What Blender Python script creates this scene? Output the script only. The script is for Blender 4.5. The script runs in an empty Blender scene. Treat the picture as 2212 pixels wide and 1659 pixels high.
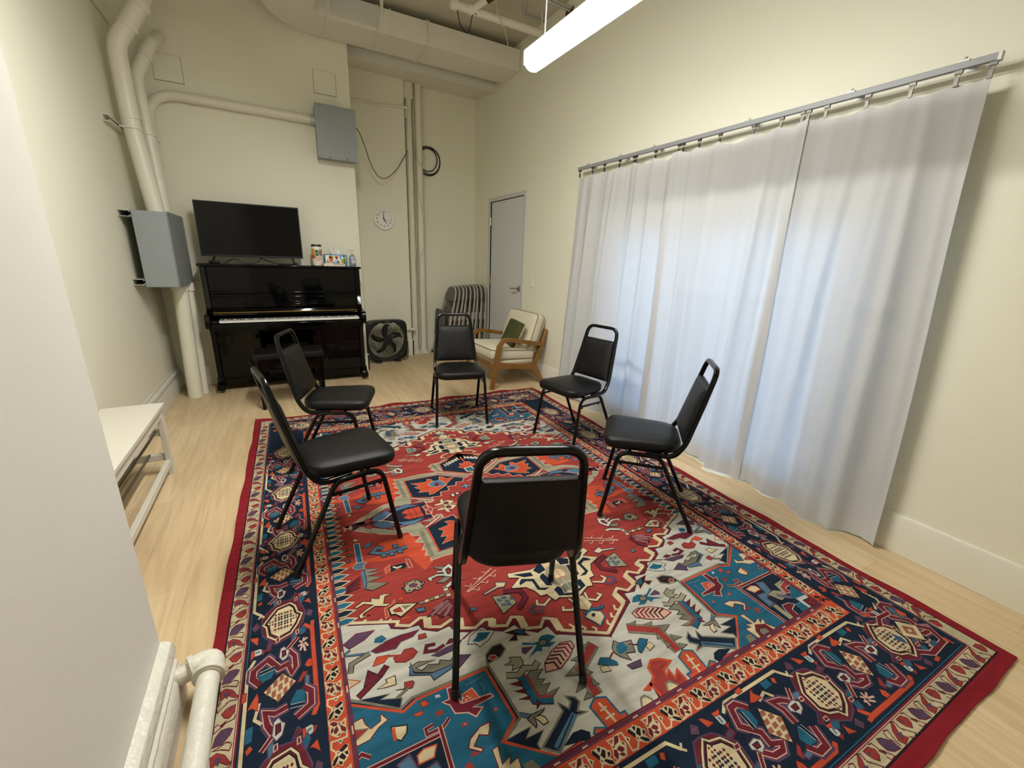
import bpy, math, random
from mathutils import Vector, Matrix
from mathutils.geometry import tessellate_polygon
random.seed(7)
scene = bpy.context.scene
col = scene.collection
# ---------------------------------------------------------------- camera
CX, CY, CZ, YAW, PITCH, ROLL, FPX = -2.5952, -5.1665, 1.3504, 29.0829, -16.5814, 2.0365, 901.27
cam_d = bpy.data.cameras.new('camera'); cam = bpy.data.objects.new('camera', cam_d); col.objects.link(cam)
cam_d.sensor_width = 36.0; cam_d.lens = FPX / 2212.0 * 36.0; cam_d.clip_start = 0.02; cam_d.clip_end = 100
_y, _p, _r = (math.radians(a) for a in (YAW, PITCH, ROLL))
_f = Vector((math.sin(_y)*math.cos(_p), math.cos(_y)*math.cos(_p), math.sin(_p)))
_rt = Vector((math.cos(_y), -math.sin(_y), 0)); _up = _rt.cross(_f)
_rt2 = _rt*math.cos(_r) + _up*math.sin(_r); _up2 = _up*math.cos(_r) - _rt*math.sin(_r)
_m = Matrix((_rt2, _up2, -_f)).transposed().to_4x4(); _m.translation = (CX, CY, CZ)
cam.matrix_world = _m
scene.camera = cam
# ---------------------------------------------------------------- world (daylight behind the curtained window), exposure
w = bpy.data.worlds.new('daylight'); scene.world = w; w.use_nodes = True
_bg = w.node_tree.nodes['Background']; _bg.inputs[0].default_value = (0.50, 0.72, 1.0, 1); _bg.inputs[1].default_value = 5.5
vs = scene.view_settings
vs.view_transform = 'Standard'; vs.look = 'None'; vs.gamma = 1; vs.use_curve_mapping = False; vs.exposure = 0.45
LAMP = 49.0            # strength of the strip light's diffuser, scaled up for the added fill
scene.cycles.use_denoising = True
scene.cycles.max_bounces = 10; scene.cycles.diffuse_bounces = 6; scene.cycles.transparent_max_bounces = 12
scene.cycles.sample_clamp_indirect = 6.0
# ---------------------------------------------------------------- materials
def lin(c):
    if isinstance(c, str): c = tuple(int(c[i:i+2], 16) for i in (0, 2, 4))
    return tuple((x/255/12.92 if x <= 10 else ((x/255+.055)/1.055)**2.4) for x in c)
_mats = {}
def mat(name, rgb, rough=.5, metal=0, noise=0, nscale=8, bump=0, bscale=60, coat=0, spec=.5, sheen=0, stretch=None, trans=0, alpha=1):
    if name in _mats: return _mats[name]
    m = bpy.data.materials.new(name); m.use_nodes = True; nt = m.node_tree; b = nt.nodes['Principled BSDF']
    c = lin(rgb) + (1,)
    b.inputs['Base Color'].default_value = c; b.inputs['Roughness'].default_value = rough; b.inputs['Metallic'].default_value = metal
    b.inputs['Coat Weight'].default_value = coat; b.inputs['Coat Roughness'].default_value = .05; b.inputs['Specular IOR Level'].default_value = spec
    b.inputs['Sheen Weight'].default_value = sheen; b.inputs['Transmission Weight'].default_value = trans
    tc = nt.nodes.new('ShaderNodeTexCoord'); src = tc.outputs['Object']
    if stretch:
        mp = nt.nodes.new('ShaderNodeMapping'); mp.inputs['Scale'].default_value = stretch
        nt.links.new(src, mp.inputs[0]); src = mp.outputs[0]
    if noise:
        n = nt.nodes.new('ShaderNodeTexNoise'); n.inputs['Scale'].default_value = nscale; n.inputs['Detail'].default_value = 5
        nt.links.new(src, n.inputs['Vector'])
        mx = nt.nodes.new('ShaderNodeMix'); mx.data_type = 'RGBA'
        mx.inputs[6].default_value = tuple(max(0, x*(1-noise)) for x in c[:3]) + (1,); mx.inputs[7].default_value = tuple(min(1, x*(1+noise)) for x in c[:3]) + (1,)
        nt.links.new(n.outputs[0], mx.inputs[0]); nt.links.new(mx.outputs[2], b.inputs['Base Color'])
    if bump:
        n2 = nt.nodes.new('ShaderNodeTexNoise'); n2.inputs['Scale'].default_value = bscale; n2.inputs['Detail'].default_value = 4
        nt.links.new(src, n2.inputs['Vector'])
        bp = nt.nodes.new('ShaderNodeBump'); bp.inputs['Strength'].default_value = bump; bp.inputs['Distance'].default_value = .01
        nt.links.new(n2.outputs[0], bp.inputs['Height']); nt.links.new(bp.outputs[0], b.inputs['Normal'])
    _mats[name] = m
    return m
def emit(name, rgb, s):
    m = bpy.data.materials.new(name); m.use_nodes = True; nt = m.node_tree; nt.nodes.clear()
    e = nt.nodes.new('ShaderNodeEmission'); e.inputs[0].default_value = rgb + (1,); e.inputs[1].default_value = s
    o = nt.nodes.new('ShaderNodeOutputMaterial'); nt.links.new(e.outputs[0], o.inputs[0]); return m
WALL = mat('wall_paint', 'e5e3d0', .55, noise=.03, nscale=1.5, bump=.05, bscale=90)
CEIL = mat('ceiling_paint', 'c6c0ae', .8, noise=.08, nscale=3, bump=.2, bscale=40)
TRIM = mat('trim_paint', 'dedbcb', .4, noise=.03, nscale=3, bump=.06, bscale=30)
OLDTRIM = mat('old_gloss_paint', 'd9d6c8', .35, noise=.08, nscale=14, bump=.5, bscale=45)
PIPEP = mat('pipe_paint', 'e0ddcc', .38, noise=.04, nscale=6, bump=.12, bscale=40)
DUCTP = mat('duct_paint', 'e0ddd0', .5, noise=.05, nscale=2.5, bump=.05, bscale=20)
DUCTG = mat('bare_duct_metal', 'cfd0c8', .5, .1, noise=.06, nscale=9)
GBOX = mat('grey_enclosure_enamel', '8d9496', .42, noise=.05, nscale=10, bump=.1, bscale=90)
STRUT = mat('galvanised_strut', 'bcbcb8', .45, .25, noise=.1, nscale=30)
DOORM = mat('door_grey_paint', 'd0d1d1', .45, noise=.02, nscale=3)
STEEL = mat('satin_steel', 'b5b3ad', .28, .9)
DARKST = mat('dark_metal_clip', '5b5852', .4, .8)
BLKVIN = mat('black_vinyl', '090909', .42, bump=.22, bscale=260, spec=.3)
BLKTUB = mat('black_enamel_tube', '040404', .22, spec=.3)
PIANO = mat('black_polyester_gloss', '030304', .06, spec=.22)
BLKPL = mat('black_plastic', '0e0e0f', .4, bump=.06, bscale=120)
SCREEN = mat('dark_screen_glass', '040404', .16, spec=.2)
WHITEL = mat('white_melamine', 'd2cec1', .35, noise=.02)
WHITEP = mat('white_plastic', 'e3e1d8', .35)
IVORY = mat('ivory_key', 'eeebe2', .25)
GOLD = mat('brass_strip', '9a7b3a', .35, .8)
WOOD = mat('honey_wood', '825b26', .35, noise=.28, nscale=9, stretch=(1, 1, 1), bump=.05, coat=.15)
CREAMF = mat('cream_upholstery', 'd9d0b6', .8, noise=.03, nscale=30, bump=.35, bscale=500, sheen=.2)
PIPING = mat('dark_piping', '8a8268', .8)
GREENF = mat('olive_velvet', '43461a', .85, noise=.3, nscale=22, bump=.3, bscale=200)
FOLDG = mat('grey_folding_enamel', 'aaa69a', .38, noise=.04, nscale=10)
FOLDP = mat('grey_folding_panel', '5d5d58', .5, bump=.15, bscale=200)
CABLEB = mat('black_cable', '101010', .5)
CABLEW = mat('painted_cable', 'c2bca6', .5)
RUST = mat('rust_patch', '5a2d1c', .9, noise=.4, nscale=40, bump=.6, bscale=60)
PLASTER = mat('broken_plaster', 'd9d7cc', .9, noise=.1, nscale=30, bump=.9, bscale=70)
# ---------------------------------------------------------------- geometry helpers
def fillet(pts, r, seg=6, closed=False):
    """round the corners of a polyline (2-D or 3-D tuples)"""
    P = [Vector(p) for p in pts]; n = len(P); out = []
    for i, p in enumerate(P):
        if not closed and i in (0, n-1): out.append(p); continue
        a, b = P[i-1], P[(i+1) % n]; u, v = a-p, b-p; la, lb = u.length, v.length
        u.normalize(); v.normalize(); ang = u.angle(v)
        if ang > 3.1: out.append(p); continue
        rr = r[i] if isinstance(r, (list, tuple)) else r
        d = min(rr/math.tan(ang/2), la*.48, lb*.48)
        s, e = p+u*d, p+v*d
        for k in range(seg+1):
            t = k/seg; out.append(s*(1-t)**2 + p*2*t*(1-t) + e*t*t)
    return out
class MB:
    def __init__(s): s.v = []; s.f = []; s.mi = []
    def add(s, vs_, fs_, mi=0):
        o = len(s.v); s.v += [tuple(q) for q in vs_]; s.f += [tuple(i+o for i in f) for f in fs_]; s.mi += [mi]*len(fs_); return s
    def box(s, x0, x1, y0, y1, z0, z1, mi=0):
        x0, x1 = min(x0, x1), max(x0, x1); y0, y1 = min(y0, y1), max(y0, y1); z0, z1 = min(z0, z1), max(z0, z1)
        return s.add([(x0,y0,z0),(x1,y0,z0),(x1,y1,z0),(x0,y1,z0),(x0,y0,z1),(x1,y0,z1),(x1,y1,z1),(x0,y1,z1)],
              [(0,3,2,1),(4,5,6,7),(0,1,5,4),(1,2,6,5),(2,3,7,6),(3,0,4,7)], mi)
    def tube(s, pts, r, n=10, mi=0, cap=True, sq=0):
        P = [Vector(p) for p in pts]; rings = []; up = None
        for i, p in enumerate(P):
            if i == 0: d = P[1]-p
            elif i == len(P)-1: d = p-P[i-1]
            else: d = (P[i+1]-p).normalized() + (p-P[i-1]).normalized()
            if d.length < 1e-9: d = Vector((0,0,1))
            d.normalize()
            if up is None:
                up = Vector((0,0,1)) if abs(d.z) < .9 else Vector((0,1,0))
            sd = d.cross(up)
            if sd.length < 1e-6: sd = d.orthogonal()
            sd.normalize(); up = sd.cross(d).normalized()
            rr = r[i] if isinstance(r, (list, tuple)) else r
            ring = []
            for k in range(n):
                a = 2*math.pi*(k+.5)/n; ca, sa = math.cos(a), math.sin(a)
                if sq:
                    e = 2/sq; ca = math.copysign(abs(ca)**e, ca); sa = math.copysign(abs(sa)**e, sa)
                ring.append(p + sd*(ca*rr) + up*(sa*rr))
            rings.append(ring)
        vs_ = [q for R in rings for q in R]; fs_ = []
        for i in range(len(P)-1):
            for k in range(n):
                a, b = i*n+k, i*n+(k+1) % n; fs_.append((a, a+n, b+n, b))
        if cap: fs_.append(tuple(range(n))); fs_.append(tuple(len(vs_)-1-k for k in range(n)))
        return s.add(vs_, fs_, mi)
    def ring(s, pts, r, n=8, mi=0):
        P = [Vector(p) for p in pts]; m = len(P); vs_ = []; fs_ = []
        for i, p in enumerate(P):
            d = (P[(i+1) % m]-P[i-1]).normalized(); c = sum(P, Vector())/m
            u = (p-c); u -= d*u.dot(d); u.normalize(); w_ = d.cross(u)
            for k in range(n):
                a = 2*math.pi*k/n; vs_.append(p+u*(math.cos(a)*r)+w_*(math.sin(a)*r))
        for i in range(m):
            for k in range(n):
                a, b = i*n+k, i*n+(k+1) % n; j = ((i+1) % m)*n; fs_.append((a, j+k, j+(k+1) % n, b))
        return s.add(vs_, fs_, mi)
    def lathe(s, prof, c=(0,0,0), axis='z', n=24, mi=0):
        vs_ = []; fs_ = []
        for r, h in prof:
            for k in range(n):
                a = 2*math.pi*k/n; x, y = r*math.cos(a), r*math.sin(a)
                q = {'z': (x,y,h), 'y': (x,h,y), 'x': (h,x,y)}[axis]
                vs_.append((q[0]+c[0], q[1]+c[1], q[2]+c[2]))
        for i in range(len(prof)-1):
            for k in range(n):
                a, b = i*n+k, i*n+(k+1) % n; fs_.append((a, b, b+n, a+n))
        fs_.append(tuple(range(n))); fs_.append(tuple(len(vs_)-1-k for k in range(n)))
        return s.add(vs_, fs_, mi)
    def prism(s, poly, a, b, axis='y', mi=0):
        """extrude a 2-D polygon along axis from a to b (poly coords are the two other axes in order)"""
        def q(p, t): return {'x': (t,p[0],p[1]), 'y': (p[0],t,p[1]), 'z': (p[0],p[1],t)}[axis]
        n = len(poly); vs_ = [q(p, a) for p in poly] + [q(p, b) for p in poly]
        fs_ = [(i, (i+1) % n, n+(i+1) % n, n+i) for i in range(n)]
        for tri in tessellate_polygon([[Vector((p[0], p[1], 0)) for p in poly]]):
            fs_.append(tuple(tri)); fs_.append(tuple(n+i for i in reversed(tri)))
        return s.add(vs_, fs_, mi)
    def loft(s, rings, mi=0, caps=True):
        n = len(rings[0]); vs_ = [q for R in rings for q in R]; fs_ = []
        for i in range(len(rings)-1):
            for k in range(n):
                a, b = i*n+k, i*n+(k+1) % n; fs_.append((a, b, b+n, a+n))
        if caps: fs_.append(tuple(reversed(range(n)))); fs_.append(tuple(len(vs_)-n+k for k in range(n)))
        return s.add(vs_, fs_, mi)
    def pad(s, outline, prof, dome=0, mi=0):
        """cushion: outline (x,y) ring; prof list of (inset fraction, z) bottom to top; dome raises the centre"""
        cx = sum(p[0] for p in outline)/len(outline); cy = sum(p[1] for p in outline)/len(outline)
        rings = []
        for ins, z in prof: rings.append([(cx+(p[0]-cx)*(1-ins), cy+(p[1]-cy)*(1-ins), z) for p in outline])
        zt = prof[-1][1]; i0 = prof[-1][0]
        for k in (.3, .6, .85): rings.append([(cx+(p[0]-cx)*(1-i0)*(1-k), cy+(p[1]-cy)*(1-i0)*(1-k), zt+dome*(1-(1-k)**2)) for p in outline])
        return s.loft(rings, mi)
    def xf(s, M):
        s.v = [tuple(M @ Vector(q)) for q in s.v]; return s
    def mesh(s, name):
        me = bpy.data.meshes.new(name); me.from_pydata(s.v, [], s.f); me.update(); return me
def ob(name, mb, m, parent=None, bevel=0, smooth=35, loc=None, rotz=None, seg=2):
    import bmesh
    me = mb.mesh(name) if isinstance(mb, MB) else mb
    ms = m if isinstance(m, (list, tuple)) else [m]
    for x in ms: me.materials.append(x)
    if isinstance(mb, MB) and any(mb.mi): me.polygons.foreach_set('material_index', mb.mi)
    if isinstance(mb, MB) and not getattr(mb, 'keep', 0):
        bm = bmesh.new(); bm.from_mesh(me); bmesh.ops.recalc_face_normals(bm, faces=bm.faces); bm.to_mesh(me); bm.free()
    if smooth:
        me.polygons.foreach_set('use_smooth', [True]*len(me.polygons))
        me.set_sharp_from_angle(angle=math.radians(smooth))
    o = bpy.data.objects.new(name, me); col.objects.link(o)
    if parent: o.parent = parent
    if loc: o.location = loc
    if rotz is not None: o.rotation_euler = (0, 0, rotz)
    if bevel:
        b = o.modifiers.new('bevel', 'BEVEL'); b.width = bevel; b.segments = seg; b.limit_method = 'ANGLE'; b.angle_limit = math.radians(40)
        b.harden_normals = False
    return o
def tag(o, label, cat, group=None):
    o['label'] = label; o['category'] = cat
    if group: o['group'] = group
    return o
def thing(name, label, cat, loc=(0,0,0), rotz=0, group=None):
    o = bpy.data.objects.new(name, None); col.objects.link(o); o.empty_display_size = .1
    o.location = loc; o.rotation_euler = (0, 0, rotz); return tag(o, label, cat, group)
def struct(name, mb, m, **k):
    o = ob(name, mb, m, **k); o['kind'] = 'structure'; return o
def kids(o): return [c for c in bpy.data.objects if c.parent == o]
def dup(root, label=None, loc=None, rotz=None):
    m = {root: root.copy()}; col.objects.link(m[root]); todo = [root]
    while todo:
        p = todo.pop()
        for ch in kids(p):
            if ch in m.values(): continue
            c = ch.copy(); col.objects.link(c); c.parent = m[p]; c.matrix_parent_inverse = ch.matrix_parent_inverse.copy(); m[ch] = c; todo.append(ch)
    r = m[root]
    if label: r['label'] = label
    if loc is not None: r.location = loc
    if rotz is not None: r.rotation_euler = (0, 0, rotz)
    return r
def text_mesh(s, size, extrude=.0004, align='CENTER', aligny='CENTER'):
    cu = bpy.data.curves.new('t', 'FONT'); cu.body = s; cu.size = size; cu.extrude = extrude; cu.align_x = align; cu.align_y = aligny; cu.resolution_u = 3
    o = bpy.data.objects.new('t', cu); col.objects.link(o); bpy.context.view_layer.update()
    me = bpy.data.meshes.new_from_object(o); bpy.data.objects.remove(o); bpy.data.curves.remove(cu); return me
def circ(r, n=32, c=(0,0)): return [(c[0]+r*math.cos(2*math.pi*k/n), c[1]+r*math.sin(2*math.pi*k/n)) for k in range(n)]
PI = math.pi
# ================================================================ SETTING
XL, YF, ZC = -3.58, -6.3, 3.62         # left wall, front wall (behind the camera), ceiling
XA, YB2, XB, YC = -1.742, .598, -1.025, .779
# floor: pale oak planks along y
fm = bpy.data.materials.new('oak_planks'); fm.use_nodes = True
nt = fm.node_tree; b = nt.nodes['Principled BSDF']; N = nt.nodes.new; LK = nt.links.new
tc = N('ShaderNodeTexCoord'); mp = N('ShaderNodeMapping'); mp.inputs['Rotation'].default_value = (0, 0, PI/2); LK(tc.outputs['Object'], mp.inputs[0])
br = N('ShaderNodeTexBrick'); br.inputs['Scale'].default_value = 1; br.inputs['Brick Width'].default_value = 1.25; br.inputs['Row Height'].default_value = .18
br.inputs['Mortar Size'].default_value = .0012; br.inputs['Mortar Smooth'].default_value = .2; br.offset = .37
br.inputs['Color1'].default_value = lin('d9c29c') + (1,); br.inputs['Color2'].default_value = lin('cfb68f') + (1,); br.inputs['Mortar'].default_value = lin('b9a27d') + (1,)
LK(mp.outputs[0], br.inputs[0])
mp2 = N('ShaderNodeMapping'); mp2.inputs['Scale'].default_value = (14, 1.1, 1); LK(tc.outputs['Object'], mp2.inputs[0])
n1 = N('ShaderNodeTexNoise'); n1.inputs['Scale'].default_value = 1.6; n1.inputs['Detail'].default_value = 7; n1.inputs['Distortion'].default_value = 1.2; LK(mp2.outputs[0], n1.inputs[0])
rp = N('ShaderNodeValToRGB'); rp.color_ramp.elements[0].position = .3; rp.color_ramp.elements[0].color = (.62, .56, .46, 1); rp.color_ramp.elements[1].position = .62; rp.color_ramp.elements[1].color = (1, 1, 1, 1)
LK(n1.outputs[0], rp.inputs[0])
mx = N('ShaderNodeMix'); mx.data_type = 'RGBA'; mx.blend_type = 'MULTIPLY'; mx.inputs[0].default_value = .5
LK(br.outputs[0], mx.inputs[6]); LK(rp.outputs[0], mx.inputs[7]); LK(mx.outputs[2], b.inputs['Base Color'])
b.inputs['Roughness'].default_value = .42
struct('floor', MB().box(XL-.15, .15, YF-.15, 1.0, -.1, 0), fm, smooth=0)
struct('ceiling', MB().box(XL-.15, .15, YF-.15, 1.0, ZC, ZC+.15), CEIL, smooth=0)
struct('wall_left', MB().box(XL-.15, XL, YF, .1, 0, 3.06).box(XL-.15, XL+.012, YF, .1, 3.068, ZC), WALL, smooth=0)
struct('wall_front', MB().box(XL-.15, .15, YF-.15, YF, 0, ZC), WALL, smooth=0)
WY0, WY1, WZ0, WZ1 = -4.15, -2.25, .10, 1.62        # window opening behind the curtain
DY0, DY1, DZ = -.645, .252, 2.07
struct('wall_right', MB().box(0, .15, YF, WY0, 0, ZC).box(0, .15, WY0, WY1, 0, WZ0).box(0, .15, WY0, WY1, WZ1, ZC)
       .box(0, .15, WY1, DY0, 0, ZC).box(0, .15, DY0, DY1, DZ, ZC).box(0, .15, DY1, 1.0, 0, ZC).box(.06, .15, DY0, DY1, 0, DZ), WALL, smooth=0)
struct('wall_back', MB().box(XL-.15, XA, 0, 1.0, 0, ZC), WALL, smooth=0, bevel=.004)
struct('wall_alcove', MB().box(XA, XB, YB2, 1.0, 0, ZC), WALL, smooth=0, bevel=.004)
struct('wall_nook', MB().box(XB, 0, YC, 1.0, 0, ZC), WALL, smooth=0)
struct('wall_pillar', MB().box(XL, -3.022, YF, -3.822, 0, ZC), mat('pillar_paint', 'dbd9d0', .5, noise=.03, nscale=2.2, bump=.06, bscale=60), smooth=0, bevel=.006)
# beam under the ceiling at the far end
struct('trim_beam', MB().prism([(.175, 3.315), (.175, 3.62), (1.0, 3.62), (1.0, 3.42), (YC, 3.39)], XA, 0, 'x'), DUCTP, smooth=0, bevel=.01)
# baseboards
def board(name, p0, p1, h, d, m, prof=None):
    """board from p0 to p1 on the floor; the room is to the LEFT of p0->p1"""
    a, b_ = Vector(p0), Vector(p1); t = (b_-a).normalized(); n = Vector((-t.y, t.x))
    prof = prof or [(0,0),(d,0),(d,h-.012),(d*.55,h),(0,h)]
    mb = MB(); k = len(prof); vs_ = []
    for q in (a, b_):
        for u, z in prof: vs_.append((q.x+n.x*u, q.y+n.y*u, z))
    fs_ = [(i, (i+1) % k, k+(i+1) % k, k+i) for i in range(k)] + [tuple(range(k)), tuple(range(2*k-1, k-1, -1))]
    return struct(name, mb.add(vs_, fs_), m, bevel=.002)
board('baseboard_right', (0, YF), (0, -4.42), .203, .016, TRIM)
board('baseboard_right_middle', (0, -4.42), (0, -2.0), .10, .016, TRIM)
board('baseboard_right_far', (0, -2.0), (0, DY0-.06), .203, .016, TRIM)
board('baseboard_nook', (0, YC), (XB+.02, YC), .203, .016, TRIM)
board('baseboard_alcove', (XB+.018, YB2), (XA, YB2), .23, .018, TRIM)
board('baseboard_alcove_end', (XB, YC), (XB, YB2-.018), .23, .018, TRIM)
board('baseboard_back', (XA+.018, 0), (XL, 0), .2, .018, TRIM)
board('baseboard_back_end', (XA, YB2), (XA, -.018), .2, .018, TRIM)
MOLD = [(0,0),(.034,0),(.034,.12),(.028,.132),(.028,.142),(.020,.150),(.022,.168),(.030,.178),(.026,.196),(.010,.208),(.008,.225),(0,.23)]
board('baseboard_left', (XL, 0), (XL, -3.82), .23, .034, OLDTRIM, MOLD)
MOLD2 = [(0,0),(.036,0),(.036,.11),(.028,.122),(.030,.134),(.022,.142),(.020,.158),(.030,.170),(.032,.182),(.026,.206),(.008,.216),(0,.219)]
board('baseboard_pillar', (-3.022, -3.822), (-3.022, YF), .22, .036, OLDTRIM, MOLD2)
# window behind the curtain: frame, mullions, panes
wf = MB()
for y0, y1 in ((WY0, WY0+.05), (WY1-.05, WY1), (-3.09, -3.04)): wf.box(.03, .11, y0, y1, WZ0, WZ1)
for z0, z1 in ((WZ0, WZ0+.05), (WZ1-.05, WZ1)): wf.box(.03, .11, WY0, WY1, z0, z1)
win = struct('window_1', wf, mat('window_frame', 'c9c8c2', .4), bevel=.003)
gm = bpy.data.materials.new('window_glass'); gm.use_nodes = True; nt = gm.node_tree; nt.nodes.clear()
g_t = nt.nodes.new('ShaderNodeBsdfTransparent'); g_g = nt.nodes.new('ShaderNodeBsdfGlossy'); g_g.inputs['Roughness'].default_value = .02
g_t.inputs[0].default_value = (.93, .97, 1, 1)
g_m = nt.nodes.new('ShaderNodeMixShader'); g_m.inputs[0].default_value = .08; g_o = nt.nodes.new('ShaderNodeOutputMaterial')
nt.links.new(g_t.outputs[0], g_m.inputs[1]); nt.links.new(g_g.outputs[0], g_m.inputs[2]); nt.links.new(g_m.outputs[0], g_o.inputs[0])
for y0, y1 in ((WY0+.05, -3.09), (-3.04, WY1-.05)): ob('pane', MB().box(.065, .071, y0, y1, WZ0+.05, WZ1-.05), gm, win, smooth=0)
# door with its steel frame
dr = struct('door_1', MB().box(.012, .052, DY0+.006, DY1-.006, .008, DZ-.005), DOORM, bevel=.002)
fr = MB().box(-.012, .06, DY0-.048, DY0, 0, DZ+.045).box(-.012, .06, DY1, DY1+.048, 0, DZ+.045).box(-.012, .06, DY0, DY1, DZ, DZ+.045)
ob('door_frame', fr, mat('door_frame_grey', 'c6c6c4', .4), dr, bevel=.003)
lv = MB().lathe([(.034, .012), (.034, .004), (.03, 0), (.012, -.002), (.012, -.05)], (0, -.585, 1.012), 'x', 20)
lv.tube(fillet([(-.045, -.585, 1.012), (-.058, -.575, 1.012), (-.058, -.47, 1.010), (-.05, -.462, 1.010)], .012), .0095, 10)
ob('lever_handle', lv, STEEL, dr)
for z in (.27, 1.06, 1.83): ob('hinge', MB().lathe([(.009, -.055), (.009, .055)], (-.006, DY1-.002, z), 'z', 10).box(-.004, .01, DY1-.03, DY1+.03, z-.05, z+.05), STEEL, dr)
sw = thing('light_switch', 'white rocker light switch on the wall right of the grey door', 'switch', (0, -.891, 1.105))
ob('switch_plate', MB().box(-.007, 0, -.036, .036, -.06, .06), WHITEP, sw, bevel=.003)
ob('rocker', MB().prism([(-.033, -.007), (.033, -.007), (.033, -.010), (0, -.0075), (-.033, -.013)], -.016, .016, 'y').xf(Matrix(((0,0,1,0),(0,1,0,0),(1,0,0,0),(0,0,0,1)))), WHITEP, sw)
# painted access panels on the piano wall
for (x0, x1, z0, z1), lb in (((-3.338, -3.136, 2.735, 2.935), 'painted square access panel high on the wall beside the bent pipes'),
                             ((-2.078, -1.877, 2.87, 3.068), 'painted square access panel above the small grey electrical box')):
    p = tag(ob('access_panel', MB().box(x0, x1, -.008, 0, z0, z1), WALL, smooth=0, bevel=.001), lb, 'panel'); ob('panel_seam', MB().box(x0-.003, x1+.004, -.002, 0, z0-.005, z1+.003), mat('panel_gap', '9a9278', .8), p, smooth=0)
# ---------------------------------------------------------------- ceiling services
dz0, dz1, dy0, dy1 = 3.345, 3.545, -.435, -.02
dt = thing('air_duct', 'long painted rectangular air duct under the ceiling at the far end', 'duct', (-1, -.2, 3.345))
dt_in = dt.matrix_basis.inverted()
def dpart(name, mb, m, **k): o = ob(name, mb, m, **k); o.parent = dt; o.matrix_parent_inverse = Matrix.Translation((1, .2, -3.345)); return o
dpart('duct_run', MB().box(-1.97, -.004, dy0, dy1, dz0, dz1), DUCTP, bevel=.004)
el = [(-1.97, dy1), (-1.97, dy0), (-2.08, dy0), (-2.08, -.85), (-2.47, -.85)] + [(-1.97-.50*math.sin(a), -.5+.48*math.cos(a)) for a in [PI/2*(1-i/12) for i in range(13)]]
dpart('duct_elbow', MB().prism(el, dz0, dz1, 'z'), DUCTP, bevel=.004)
dpart('duct_sleeve', MB().box(-1.93, -1.53, dy0-.003, dy1, dz0+.03, dz1+.003), DUCTG, bevel=.003)
for x in (-1.97, -1.52, -1.41, -1.06, -1.035): dpart('duct_seam', MB().box(x-.006, x+.006, dy0-.008, dy1, dz0-.007, dz1+.007), DUCTP, bevel=.002)
dpart('hanger_strap', MB().box(-1.50, -1.47, dy0-.014, dy0-.010, dz1-.06, ZC), TRIM)
# sprinkler / vent pipe with hanging wires
cp = thing('ceiling_pipe', 'white capped pipe hanging below the ceiling beside the strip light', 'pipe', (-.5, -1.02, 3.45))
def cpart(name, mb, m, **k): o = ob(name, mb, m, **k); o.parent = cp; o.matrix_parent_inverse = Matrix.Translation((.5, 1.02, -3.45)); return o
cpart('pipe_run', MB().tube([(-1.0, -1.02, 3.455), (-.01, -1.02, 3.455)], .034, 16), PIPEP)
cpart('pipe_cap', MB().lathe([(.03, -.03), (.043, -.02), (.043, .03), (.034, .035)], (-1.0, -1.02, 3.455), 'x', 18), PIPEP)
cpart('branch', MB().tube([(-.83, -1.02, 3.455), (-.74, -1.17, 3.50)], .026, 14).lathe([(.036, -.03), (.04, -.02), (.04, .02), (.036, .03)], (-.83, -1.02, 3.455), 'x', 16), PIPEP)
cpart('rusty_end', MB().tube([(-.745, -1.16, 3.497), (-.70, -1.235, 3.52)], .032, 14), RUST)
cpart('hanger', MB().tube([(-.10, -1.02, 3.49), (-.10, -1.02, ZC)], .006, 8).lathe([(.036, -.012), (.04, -.012), (.04, .012), (.036, .012)], (-.10, -1.02, 3.455), 'x', 16), TRIM)
def cable(name, pts, r, m, label, cat='cable', group=None, n=7):
    P = [Vector(p) for p in pts]; out = []
    for i in range(len(P)-1):                                   # Catmull-Rom
        p0, p1, p2, p3 = P[max(i-1,0)], P[i], P[i+1], P[min(i+2, len(P)-1)]
        for k in range(7):
            t = k/7; out.append(.5*((2*p1)+(p2-p0)*t+(2*p0-5*p1+4*p2-p3)*t*t+(3*p1-p0-3*p2+p3)*t**3))
    out.append(P[-1]); o = ob(name, MB().tube(out, r, n), m)
    return tag(o, label, cat, group) if label else o
cable('dangling_wire', [(-.975, -1.03, 3.42), (-.93, -1.0, 3.33), (-.87, -1.0, 3.285), (-.84, -1.0, 3.33), (-.825, -1.03, 3.42), (-.80, -1.05, 3.42)], .004, CABLEB, 'dark looped wire dangling from the capped end of the ceiling pipe')
cable('dangling_wire', [(-.58, -1.03, ZC), (-.575, -1.03, 3.5), (-.57, -1.06, 3.44), (-.52, -1.05, 3.38), (-.47, -1.03, 3.28), (-.475, -1.03, 3.2)], .004, CABLEW, 'thin pale wire hanging past the middle of the ceiling pipe')
cable('dangling_wire', [(-.70, -1.22, 3.52), (-.66, -1.16, 3.53), (-.63, -1.12, 3.47), (-.61, -1.08, 3.44)], .004, CABLEW, 'short pale wire curling from the rusty branch of the ceiling pipe')
hd = thing('ceiling_conduit', 'thin metal conduit running to a rust-stained hole by the ceiling', 'conduit', (-.3, -1.3, 3.56))
for nm, mb, m in (('conduit_run', MB().tube([(-.9, -1.34, 3.57), (.0, -1.34, 3.535)], .011, 10), STRUT), ('conduit_run', MB().tube([(-.9, -1.37, 3.575), (.0, -1.365, 3.545)], .008, 8), STRUT),
                  ('rust_patch', MB().prism([(-1.40, 3.55), (-1.28, 3.56), (-1.26, 3.50), (-1.31, 3.47), (-1.30, 3.42), (-1.34, 3.40), (-1.37, 3.46)], -.004, 0, 'x'), RUST)):
    o = ob(nm, mb, m, hd); o.matrix_parent_inverse = Matrix.Translation((.3, 1.3, -3.56))
hp = MB()
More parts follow.
